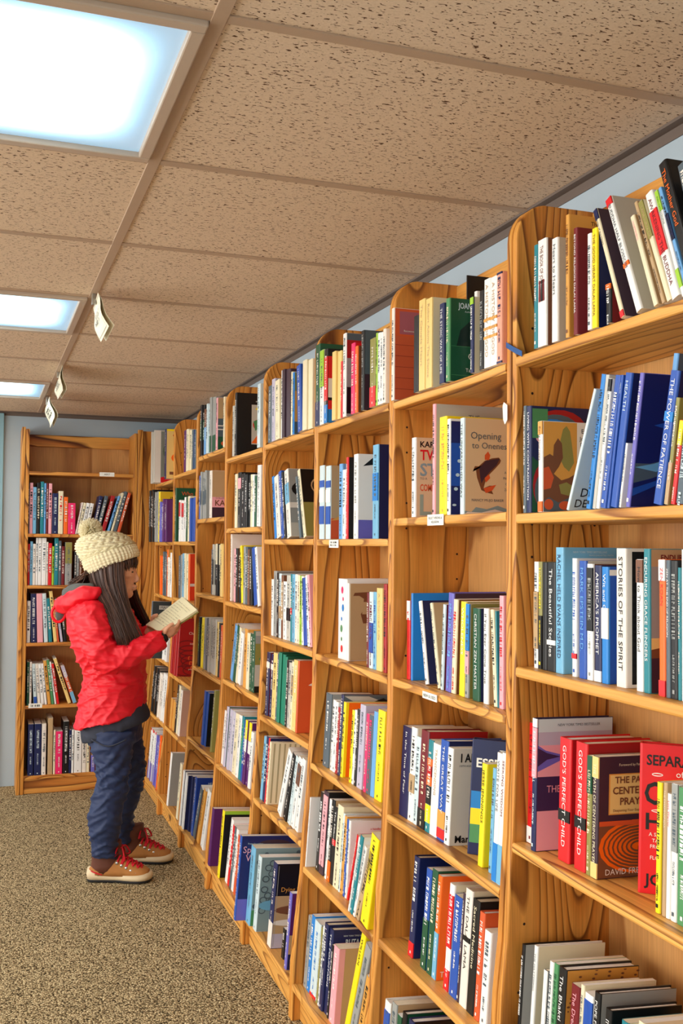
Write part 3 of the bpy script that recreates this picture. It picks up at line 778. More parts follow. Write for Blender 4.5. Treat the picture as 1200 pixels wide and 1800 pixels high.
2 5 4 -3.5268 0.0178 0.2176 0.020 0.000 c 1 id=stripes
2 5 5 -3.3757 0.0461 0.2386 0.020 0.337 w 1 n=w
2 5 6 -3.3077 0.0367 0.2327 0.020 0.259 k 1
2 5 7 -3.2545 0.0303 0.2316 0.020 0.195 J 1
2 5 8 -3.2179 0.0358 0.2334 0.020 0.171 w 1 b=d:.6:.9
2 5 9 -3.1731 0.0349 0.2354 0.020 0.135 w 1
2 6 1 -3.5730 0.0243 0.2930 -0.045 0.000 B 1 id=spirit
2 6 2 -3.5474 0.0572 0.2656 -0.008 0.000 C 1 id=greypat
2 6 3 -3.4742 0.0395 0.2509 0.000 0.000 J 1 id=cg
2 6 4 -3.3230 0.0440 0.2732 0.010 0.000 n 1 b=I:0:.3 id=dying
2 6 5 -3.2107 0.0279 0.0936 0.025 0.000 k 0
2 6 6 -3.1258 0.0251 0.2343 0.010 0.000 v 1 id=purplec
3 1 1 -4.1087 0.0281 0.2072 -0.008 0.000 G 0
3 1 2 -4.0688 0.0276 0.2556 -0.008 0.000 k 1 id=art
3 1 3 -3.7085 0.0381 0.2379 -0.008 0.000 J 1 n=J
3 2 1 -4.1084 0.0396 0.2207 0.005 0.000 c 0
3 2 2 -4.0532 0.0500 0.2234 0.005 0.000 k 1 b=p:.7:.9
3 2 3 -3.9955 0.0525 0.2150 0.005 0.000 k 1 T=w
3 2 4 -3.9262 0.0346 0.2072 0.002 0.000 k 0 T=w n=k
3 2 5 -3.8910 0.0346 0.2032 0.008 0.000 k 0 T=w t=BOB_KAUFMAN
3 2 6 -3.8489 0.0281 0.2027 0.005 0.000 c 0
3 2 7 -3.8173 0.0243 0.2010 0.005 0.000 w 0
3 2 8 -3.7896 0.0274 0.1947 0.005 0.000 e 0
3 2 9 -3.7521 0.0468 0.2308 0.005 0.030 w 1
3 3 1 -4.2362 0.0189 0.2805 0.020 0.000 I 1 id=folc
3 3 2 -4.1679 0.0362 0.2192 0.020 0.000 p 0
3 3 3 -4.1275 0.0289 0.2219 0.017 0.000 k 0 n=d
3 3 4 -4.0980 0.0289 0.2179 0.023 0.000 k 0 n=d
3 3 5 -4.0381 0.0262 0.2326 0.020 -0.141 y 0
3 3 6 -4.0077 0.0299 0.2292 0.020 0.000 g 0
3 3 7 -3.9740 0.0295 0.2270 0.020 0.000 x 0
3 3 8 -3.9409 0.0254 0.2182 0.020 0.000 d 0
3 3 9 -3.9047 0.0384 0.2156 0.020 -0.051 k 0
3 3 10 -3.8340 0.0452 0.2252 0.020 -0.201 B 1 m=-
3 3 11 -3.7791 0.0282 0.2293 0.020 -0.240 w 0
3 4 1 -4.1932 0.0393 0.2389 0.020 0.278 s 0
3 4 2 -4.1443 0.0350 0.2391 0.020 0.245 e 0
3 4 3 -4.1003 0.0274 0.2336 0.020 0.213 c 0
3 4 4 -4.0650 0.0460 0.2125 0.020 0.180 w 0
3 4 5 -3.9734 0.0406 0.2314 0.020 0.045 O 0
3 4 6 -3.9254 0.0433 0.2183 0.020 0.011 c 0
3 4 7 -3.8749 0.0423 0.2203 0.020 0.000 e 1
3 4 8 -3.8291 0.0243 0.2335 0.020 0.000 e 1 id=photoc
3 5 1 -4.2362 0.0472 0.2210 0.020 0.000 w 0
3 5 2 -4.1887 0.0327 0.2442 0.017 0.000 f 0 n=e H
3 5 3 -4.1557 0.0327 0.2402 0.023 0.000 f 0 n=e H
3 5 4 -4.1227 0.0357 0.2421 0.017 0.000 f 0 n=w
3 5 5 -4.0867 0.0357 0.2381 0.023 0.000 f 0 n=w
3 5 6 -4.0427 0.0507 0.2405 0.020 0.000 c 1
3 5 7 -3.9844 0.0418 0.2416 0.020 0.000 w 1
3 5 8 -3.9350 0.0298 0.2453 0.020 0.000 t 0 T=l
3 5 9 -3.8979 0.0293 0.2337 0.020 0.000 B 0
3 5 10 -3.8646 0.0350 0.2417 0.017 0.000 u 0 b=y:.7:1;w:.5:.7 n=u
3 5 11 -3.8289 0.0350 0.2377 0.023 0.000 u 1 b=y:.7:1;w:.5:.7
3 5 12 -3.7866 0.0346 0.2103 0.020 0.000 w 0
3 6 1 -4.2188 0.0313 0.2335 0.000 0.000 u 0 n=u m=-
3 6 2 -4.0599 0.0331 0.2635 0.005 0.000 y 1 id=blackb
3 6 3 -3.9916 0.0353 0.2527 0.020 0.103 w 0
3 6 4 -3.9522 0.0272 0.2351 0.020 0.086 r 0
3 6 5 -3.9211 0.0305 0.2368 0.020 0.075 x 0
3 6 6 -3.8868 0.0301 0.2366 0.020 0.059 w 0
3 6 7 -3.8492 0.0258 0.2212 0.020 0.025 q 0
4 1 1 -4.7677 0.0359 0.2394 -0.008 0.000 k 0 b=e:.3:.7 n=k
4 1 2 -4.7311 0.0359 0.2354 -0.002 0.000 k 0 b=e:.3:.7
4 1 3 -4.6898 0.0509 0.2111 -0.005 0.000 d 0 b=s:0:.6
4 1 4 -4.6286 0.0291 0.2285 -0.008 0.000 J 0 n=J
4 1 5 -4.5988 0.0291 0.2245 -0.002 0.000 J 0
4 1 6 -4.5593 0.0375 0.2479 -0.008 0.000 g 0 m=- b=e:0:.3 n=g
4 1 7 -4.5212 0.0375 0.2439 -0.002 0.000 g 0 m=- b=e:0:.3 n=g
4 1 8 -4.4831 0.0375 0.2399 -0.005 0.000 g 0 m=- b=e:0:.3
4 1 9 -4.4361 0.0276 0.2302 -0.005 0.000 p 1 id=tancity
4 1 10 -4.2929 0.0172 0.2167 -0.005 0.000 c 0
4 2 1 -4.8384 0.0296 0.2077 0.005 0.000 B 0 n=g
4 2 2 -4.7978 0.0331 0.2224 0.002 0.000 g 0 b=x:.3:.6 n=g
4 2 3 -4.7641 0.0331 0.2184 0.008 0.000 g 0 b=x:.3:.6 n=g
4 2 4 -4.7304 0.0331 0.2144 0.005 0.000 g 0 b=x:.3:.6 n=g
4 2 5 -4.6967 0.0331 0.2224 0.002 0.000 g 0 b=x:.3:.6
4 2 6 -4.6035 0.0488 0.2152 0.005 0.000 I 1 id=kay
4 3 1 -4.6367 0.0293 0.2060 0.025 0.000 x 0
4 3 2 -4.6022 0.0305 0.2295 0.022 0.000 G 0 b=k:.2:.7 n=G
4 3 3 -4.5711 0.0305 0.2255 0.028 0.000 G 0 b=k:.2:.7
4 3 4 -4.5306 0.0422 0.2321 0.022 0.000 k 0 b=c:.6:1 n=k
4 3 5 -4.4878 0.0422 0.2281 0.028 0.000 k 0 b=c:.6:1
4 3 6 -4.4404 0.0362 0.2322 0.022 0.000 Y 0 n=Y
4 3 7 -4.4035 0.0362 0.2282 0.028 0.000 Y 0
4 4 1 -4.8557 0.0320 0.2328 0.017 0.000 k 0 T=l n=k
4 4 2 -4.8234 0.0320 0.2288 0.023 0.000 k 0 T=l
4 4 3 -4.7911 0.0526 0.2356 0.020 0.000 y 0
4 4 4 -4.7329 0.0461 0.2372 0.020 0.000 g 0
4 4 5 -4.6767 0.0401 0.2407 0.020 0.000 x 0
4 4 6 -4.6312 0.0391 0.2445 0.017 0.000 G 0 T=k n=G
4 4 7 -4.5915 0.0391 0.2405 0.023 0.000 G 0 T=k n=G
4 4 8 -4.5518 0.0391 0.2365 0.020 0.000 G 0 T=k n=G
4 4 9 -4.5122 0.0391 0.2445 0.017 0.000 G 0 T=k
4 4 10 -4.4682 0.0346 0.2373 0.020 0.000 Y 0
4 4 11 -4.4290 0.0295 0.2349 0.020 0.000 k 0
4 4 12 -4.3905 0.0401 0.2287 0.020 0.000 q 0
4 5 1 -4.6636 0.0372 0.2432 0.022 0.000 B 0 m=- n=B
4 5 2 -4.6258 0.0372 0.2392 0.028 0.000 B 1 id=inkd m=-
4 5 3 -4.4812 0.0237 0.2701 0.025 0.000 z 0
4 6 1 -4.8557 0.0325 0.2555 -0.003 0.000 w 0 m=- n=n
4 6 2 -4.8229 0.0325 0.2515 0.003 0.000 w 0 m=- n=n
4 6 3 -4.7901 0.0325 0.2475 0.000 0.000 w 0 m=- n=n
4 6 4 -4.7573 0.0362 0.2504 0.017 0.000 n 0 m=- n=n
4 6 5 -4.7208 0.0362 0.2464 0.023 0.000 n 0 m=-
4 6 6 -4.6843 0.0376 0.2619 0.020 0.000 B 1 id=headc
4 6 7 -4.6379 0.0445 0.2496 0.020 0.329 x 0 n=d
4 6 8 -4.5549 0.0390 0.2533 0.020 0.271 O 0
4 6 9 -4.4697 0.0568 0.2678 0.020 0.228 w 1
5 1 1 -5.2126 0.0525 0.2127 0.000 0.000 u 0
5 1 2 -5.1540 0.0424 0.2134 0.000 0.000 c 0
5 1 3 -5.1054 0.0308 0.2057 -0.003 0.000 c 0 n=c
5 1 4 -5.0740 0.0308 0.2017 0.003 0.000 c 0 n=c
5 1 5 -5.0426 0.0308 0.1977 0.000 0.000 c 0
5 1 6 -4.9938 0.0362 0.1932 -0.003 0.000 x 0 n=B
5 1 7 -4.9569 0.0362 0.1892 0.003 0.000 x 0 n=B
5 2 1 -5.4752 0.0313 0.2869 0.005 0.000 e 1 id=whoever
5 2 2 -5.3441 0.0398 0.2164 0.002 0.000 w 0 b=r:.6:.95 n=w
5 2 3 -5.3037 0.0398 0.2124 0.008 0.000 w 0 b=r:.6:.95 n=w
5 2 4 -5.2633 0.0398 0.2084 0.005 0.000 w 0 b=r:.6:.95
5 2 5 -5.2077 0.0401 0.2258 0.005 0.000 w 0
5 2 6 -5.1616 0.0424 0.2237 0.005 0.000 e 0
5 2 7 -5.1132 0.0534 0.2269 0.005 0.000 c 0
5 2 8 -5.0535 0.0351 0.2149 0.002 0.000 B 0 m=- n=B
5 2 9 -5.0178 0.0351 0.2109 0.008 0.000 B 0 m=- n=B
5 2 10 -4.9821 0.0351 0.2069 0.005 0.000 B 0 m=- n=B
5 2 11 -4.9464 0.0351 0.2149 0.002 0.000 B 0 m=- n=B
5 3 1 -5.4272 0.0558 0.2233 0.020 0.000 x 0
5 3 2 -5.3649 0.0387 0.2298 0.020 0.000 g 0
5 3 3 -5.3198 0.0569 0.2363 0.020 0.000 C 0
5 3 4 -5.2563 0.0424 0.2372 0.017 0.000 c 0 T=k n=c
5 3 5 -5.2132 0.0424 0.2332 0.023 0.000 c 0 T=k
5 3 6 -5.1585 0.0359 0.2348 0.020 0.000 o 1 m=- id=redbox
5 4 1 -5.4752 0.0338 0.2902 0.002 0.000 R 0 T=c H m=- n=R
5 4 2 -5.4411 0.0338 0.2862 0.008 0.000 R 0 T=c H m=- n=R
5 4 3 -5.4070 0.0338 0.2822 0.005 0.000 R 0 T=c H m=- n=R
5 4 4 -5.3729 0.0338 0.2902 0.002 0.000 R 0 T=c H m=- n=R
5 4 5 -5.3388 0.0338 0.2862 0.008 0.000 R 1 T=c id=redswirl H m=-
5 5 1 -5.4182 0.0398 0.1556 0.012 0.000 O 0 m=- n=O
5 5 2 -5.3778 0.0398 0.1516 0.018 0.000 O 0 m=- n=O
5 5 3 -5.3373 0.0398 0.1476 0.015 0.000 O 0 m=-
5 5 4 -5.2840 0.0391 0.2414 0.015 0.000 k 0 n=e
5 5 5 -5.2385 0.0385 0.2444 0.015 0.000 c 0
5 5 6 -5.1936 0.0504 0.2291 0.015 0.000 I 1 id=tanred
5 6 1 -5.2429 0.0336 0.2653 0.005 0.000 w 0 n=g m=- H
5 6 2 -4.9793 0.0485 0.2645 0.005 0.000 c 0
6 1 1 -6.0207 0.0326 0.3028 -0.043 0.000 G 0 m=- n=G
6 1 2 -5.9875 0.0326 0.2988 -0.037 0.000 G 0 m=- n=G
6 1 3 -5.9543 0.0326 0.2948 -0.040 0.000 G 0 m=- n=G
6 1 4 -5.9211 0.0326 0.3028 -0.043 0.000 G 1 id=metal m=-
6 1 5 -5.5650 0.0503 0.2707 -0.040 0.000 n 1 id=tano
6 2 1 -6.0947 0.0310 0.3042 -0.038 0.000 k 0 T=w n=k
6 2 2 -6.0634 0.0310 0.3002 -0.032 0.000 k 0 T=w n=k
6 2 3 -6.0321 0.0310 0.2962 -0.035 0.000 k 0 T=w n=k
6 2 4 -6.0009 0.0310 0.3042 -0.038 0.000 k 0 T=w
6 2 5 -5.9696 0.0294 0.2915 -0.038 0.000 k 0 n=k
6 2 6 -5.9399 0.0294 0.2875 -0.032 0.000 k 0 n=k
6 2 7 -5.9103 0.0294 0.2835 -0.035 0.000 k 0
6 2 8 -5.8807 0.0276 0.2847 -0.038 0.000 g 0 n=g
6 2 9 -5.8529 0.0276 0.2807 -0.032 0.000 g 0 n=g
6 2 10 -5.8250 0.0276 0.2767 -0.035 0.000 g 0 n=g
6 2 11 -5.7972 0.0276 0.2847 -0.038 0.000 g 0
6 2 12 -5.7694 0.0446 0.2814 -0.035 0.000 y 1 id=inc
6 2 13 -5.7190 0.0338 0.2230 -0.038 0.000 v 0 n=v
6 2 14 -5.6847 0.0338 0.2190 -0.032 0.000 v 0 n=v
6 2 15 -5.6505 0.0338 0.2150 -0.035 0.000 v 0 n=v
6 2 16 -5.6165 0.0339 0.2350 -0.038 0.000 u 0 n=u
6 2 17 -5.5823 0.0339 0.2310 -0.032 0.000 u 0 n=u
6 2 18 -5.5481 0.0339 0.2270 -0.035 0.000 u 0
6 3 1 -5.9240 0.0293 0.2227 0.002 0.000 o 0 m=- n=o
6 3 2 -5.8941 0.0293 0.2187 0.008 0.000 o 0 m=- n=o
6 3 3 -5.8641 0.0293 0.2147 0.005 0.000 o 0 m=-
6 3 4 -5.8194 0.0307 0.2463 0.002 0.000 x 0 n=x
6 3 5 -5.7882 0.0307 0.2423 0.008 0.000 x 0 n=x
6 3 6 -5.7569 0.0307 0.2383 0.005 0.000 x 0
6 3 7 -5.7046 0.0351 0.2594 0.005 0.000 o 0 n=O
6 3 8 -5.6623 0.0371 0.2165 0.002 0.000 I 0 n=I
6 3 9 -5.6246 0.0371 0.2125 0.008 0.000 I 0
6 3 10 -5.5800 0.0328 0.2420 0.002 0.000 w 0 n=w
6 3 11 -5.5470 0.0328 0.2380 0.008 0.000 w 0
6 4 1 -5.8199 0.0329 0.3199 -0.060 0.000 x 1 id=marti
6 4 2 -5.7441 0.0337 0.1174 0.002 0.000 w 0 T=k n=w
6 4 3 -5.7098 0.0337 0.1134 0.008 0.000 w 0 T=k n=w
6 4 4 -5.6755 0.0337 0.1094 0.005 0.000 w 0 T=k n=w
6 4 5 -5.6413 0.0337 0.1174 0.002 0.000 w 0 T=k
6 5 1 -6.0065 0.0333 0.2617 0.007 0.000 k 0 T=w n=k
6 5 2 -5.9726 0.0333 0.2577 0.013 0.000 k 0 T=w n=k
6 5 3 -5.9387 0.0333 0.2537 0.010 0.000 k 0 T=w n=k
6 5 4 -5.9047 0.0333 0.2617 0.007 0.000 k 0 T=w n=k
6 5 5 -5.8708 0.0333 0.2577 0.013 0.000 k 0 T=w n=k
6 5 6 -5.8369 0.0333 0.2537 0.010 0.000 k 0 T=w n=k
6 5 7 -5.7912 0.0341 0.2470 0.007 0.000 I 0 n=I
6 5 8 -5.7565 0.0341 0.2430 0.013 0.000 I 0 n=I
6 5 9 -5.7218 0.0341 0.2390 0.010 0.000 I 0
6 5 10 -5.6681 0.0315 0.2609 0.007 0.000 w 0 T=k n=w
6 5 11 -5.6360 0.0315 0.2569 0.013 0.000 w 0 T=k n=w
6 5 12 -5.6038 0.0315 0.2529 0.010 0.000 w 0 T=k
6 6 1 -5.8988 0.0306 0.2799 0.007 0.000 w 0 b=v:0:.35;r:.95:1 n=w
6 6 2 -5.8677 0.0306 0.2759 0.013 0.000 w 0 b=v:0:.35;r:.95:1 n=w
6 6 3 -5.8365 0.0306 0.2719 0.010 0.000 w 0 b=v:0:.35;r:.95:1 n=w
6 6 4 -5.8053 0.0306 0.2799 0.007 0.000 w 0 b=v:0:.35;r:.95:1 n=w
6 6 5 -5.7741 0.0306 0.2759 0.013 0.000 w 0 b=v:0:.35;r:.95:1
6 6 6 -5.7022 0.0261 0.2736 0.007 0.000 v 0 n=v
6 6 7 -5.6755 0.0261 0.2696 0.013 0.000 v 0 n=v
6 6 8 -5.6488 0.0261 0.2656 0.010 0.000 v 0
6 6 9 -5.5961 0.0271 0.2901 0.007 0.000 o 0 n=o
6 6 10 -5.5687 0.0271 0.2861 0.013 0.000 o 0 n=o
6 6 11 -5.5413 0.0271 0.2821 0.010 0.000 o 0
B 1 1 0.2563 0.0082 0.2934 0.020 0.000 x 0
B 1 2 0.2658 0.0184 0.2940 0.020 0.000 p 0
B 1 3 0.2849 0.0191 0.2695 0.020 0.000 C 0
B 1 4 0.3054 0.0192 0.2951 0.020 0.000 k 0 T=c
B 1 5 0.3260 0.0192 0.3028 0.020 0.000 t 0
B 1 6 0.3466 0.0110 0.2939 0.020 0.000 s 0
B 1 7 0.3589 0.0110 0.2942 0.020 0.000 m 0
B 1 8 0.3720 0.0186 0.2934 0.020 0.000 p 0
B 1 9 0.3934 0.0318 0.2367 0.020 0.000 n 1 T=j
B 1 10 0.4267 0.0278 0.2504 0.020 0.000 c 0 T=r
B 1 11 0.4579 0.0230 0.2165 0.020 0.000 o 0
B 1 12 0.4823 0.0420 0.1813 0.020 0.000 h 1 T=w
B 1 13 0.5247 0.0078 0.1891 0.020 0.190 I 0
B 1 14 0.5348 0.0159 0.1860 0.020 0.194 c 0
B 1 15 0.5531 0.0187 0.1848 0.020 0.192 w 0
B 1 16 0.5749 0.0208 0.1831 0.020 0.190 w 0
B 1 17 0.6145 0.0208 0.2293 0.020 0.203 n 0
B 1 18 0.6386 0.0208 0.2316 0.020 0.233 x 0
B 1 19 0.6692 0.0227 0.2344 0.020 0.263 R 0
B 1 20 0.7028 0.0137 0.2368 0.020 0.287 s 0
B 1 21 0.7243 0.0125 0.2549 0.020 0.265 c 0
B 1 22 0.7400 0.0181 0.2625 0.020 0.258 x 0
B 1 23 0.7623 0.0174 0.2554 0.020 0.257 q 0
B 2 1 0.2615 0.0109 0.2379 0.020 0.000 r 0
B 2 2 0.2737 0.0150 0.2522 0.020 0.000 C 0
B 2 3 0.2894 0.0157 0.2381 0.020 0.000 I 0
B 2 4 0.3065 0.0109 0.2725 0.020 0.000 w 0
B 2 5 0.3188 0.0192 0.2725 0.020 0.000 w 0
B 2 6 0.3393 0.0247 0.2725 0.020 0.000 w 0
B 2 7 0.3654 0.0089 0.2494 0.020 0.000 I 0
B 2 8 0.3757 0.0193 0.2425 0.020 0.000 r 0
B 2 9 0.3964 0.0117 0.2247 0.020 0.000 l 0
B 2 10 0.4095 0.0221 0.2725 0.020 0.000 t 0
B 2 11 0.4330 0.0153 0.2573 0.020 0.000 x 0
B 2 12 0.4497 0.0181 0.2251 0.020 0.000 m 0
B 2 13 0.4698 0.0383 0.2485 0.020 0.000 g 1 b=z:.5:1
B 2 14 0.5222 0.0126 0.1968 0.020 0.000 k 0
B 2 15 0.5362 0.0140 0.1896 0.020 0.000 g 0
B 2 16 0.5516 0.0126 0.1969 0.020 0.000 d 0
B 3 1 0.2612 0.0204 0.2385 0.020 0.000 w 0 T=k
B 3 2 0.2863 0.0313 0.2812 0.020 -0.020 n 1 T=w
B 3 3 0.3218 0.0327 0.2817 0.020 -0.035 p 1 m=-
B 3 4 0.3601 0.0218 0.2823 0.020 -0.055 J 0
B 3 5 0.3862 0.0192 0.2534 0.020 -0.072 t 0
B 3 6 0.4137 0.0191 0.2954 0.020 -0.104 Y 0
B 3 7 0.4344 0.0096 0.2470 0.020 -0.110 q 0
B 3 8 0.4524 0.0137 0.2510 0.020 -0.143 f 0
B 3 9 0.4718 0.0172 0.2460 0.020 -0.130 k 0
B 4 1 0.2689 0.0115 0.2468 0.020 0.000 e 0
B 4 2 0.2831 0.0122 0.2463 0.020 0.000 I 0
B 4 3 0.3089 0.0177 0.2360 0.020 -0.058 J 0 b=B:0:.2
B 4 4 0.3307 0.0163 0.2362 0.020 -0.075 I 0
B 4 5 0.3498 0.0163 0.2362 0.020 -0.087 w 0
B 4 6 0.3689 0.0136 0.2363 0.020 -0.099 w 0
B 4 7 0.3868 0.0177 0.2537 0.020 -0.117 O 0
B 4 8 0.4074 0.0150 0.2575 0.020 -0.128 E 0
B 4 9 0.4253 0.0095 0.2464 0.020 -0.139 w 0
B 4 10 0.4377 0.0136 0.2358 0.020 -0.151 r 0
B 4 11 0.5000 0.0185 0.2746 0.020 -0.324 Y 0
B 4 12 0.5279 0.0211 0.2287 0.020 -0.331 q 0 b=f:.7:1;C:0:.3
B 5 1 0.2802 0.0311 0.2924 0.010 0.000 n 1 T=j
B 5 2 0.3154 0.0380 0.2924 0.010 0.000 n 1 T=j
B 5 3 0.3561 0.0245 0.2911 0.010 0.000 I 1
B 5 4 0.3903 0.0274 0.3211 0.010 0.000 D 1 m=-
B 5 5 0.4217 0.0110 0.2531 0.010 0.000 c 0
B 5 6 0.4341 0.0379 0.2439 0.010 0.000 h 1 T=w
B 5 7 0.4754 0.0318 0.2990 0.010 0.000 k 1 T=w
B 5 8 0.5086 0.0139 0.2484 0.010 0.000 n 0
B 5 9 0.5239 0.0125 0.2477 0.010 0.000 w 0
B 5 10 0.5391 0.0418 0.2597 0.010 0.000 w 1 T=k
B 5 11 0.5837 0.0238 0.1833 0.010 0.000 I 0 T=k
B 5 12 0.6089 0.0168 0.1822 0.010 0.000 c 0
B 5 13 0.6342 0.0225 0.0946 0.010 0.000 v 0
"""
PAL = {'w': ('white', (.93, .93, .92)), 'k': ('black', (.06, .06, .07)), 'n': ('navy', (.09, .13, .32)), 'b': ('blue', (.1, .35, .72)),
       'B': ('royal blue', (.13, .32, .68)), 's': ('sky blue', (.42, .66, .88)), 'S': ('bright blue', (.10, .50, .82)), 'C': ('light blue', (.45, .70, .84)),
       't': ('teal', (.10, .50, .55)), 'A': ('emerald green', (.03, .50, .40)), 'e': ('dark green', (.10, .33, .22)), 'E': ('green', (.30, .56, .36)),
       'l': ('lime green', (.62, .80, .22)), 'y': ('yellow', (.98, .88, .10)), 'Y': ('pale gold', (.92, .80, .50)), 'o': ('orange', (.95, .42, .08)),
       'O': ('ochre', (.86, .62, .28)), 'r': ('red', (.86, .10, .13)), 'R': ('crimson', (.66, .10, .12)), 'm': ('maroon', (.45, .08, .12)),
       'p': ('pink', (.93, .66, .70)), 'h': ('hot pink', (.93, .16, .42)), 'q': ('rust orange', (.84, .35, .18)), 'v': ('violet', (.42, .40, .75)),
       'u': ('purple', (.34, .12, .40)), 'f': ('lavender grey', (.74, .72, .80)), 'J': ('ice blue', (.80, .87, .89)), 'I': ('ivory', (.92, .89, .85)),
       'c': ('cream', (.91, .87, .74)), 'D': ('tan', (.74, .62, .46)), 'd': ('brown', (.47, .29, .19)), 'P': ('dark plum', (.24, .16, .22)),
       'g': ('grey', (.60, .61, .60)), 'G': ('pale grey', (.76, .75, .71)), 'x': ('slate', (.32, .38, .42)), 'z': ('olive', (.56, .54, .28))}
def pm(c): return plain('cover_' + PAL[c][0].replace(' ', '_'), PAL[c][1], .38, .05, 14, spec=.45)
M_PAGE = plain('page_edges', (.90, .86, .76), .85, .10, 120)
M_PAGEW = plain('page_edges_white', (.94, .93, .90), .8, .08, 120)
DARK = set('knbBtAeRmuPdxv')
FS = 'p'
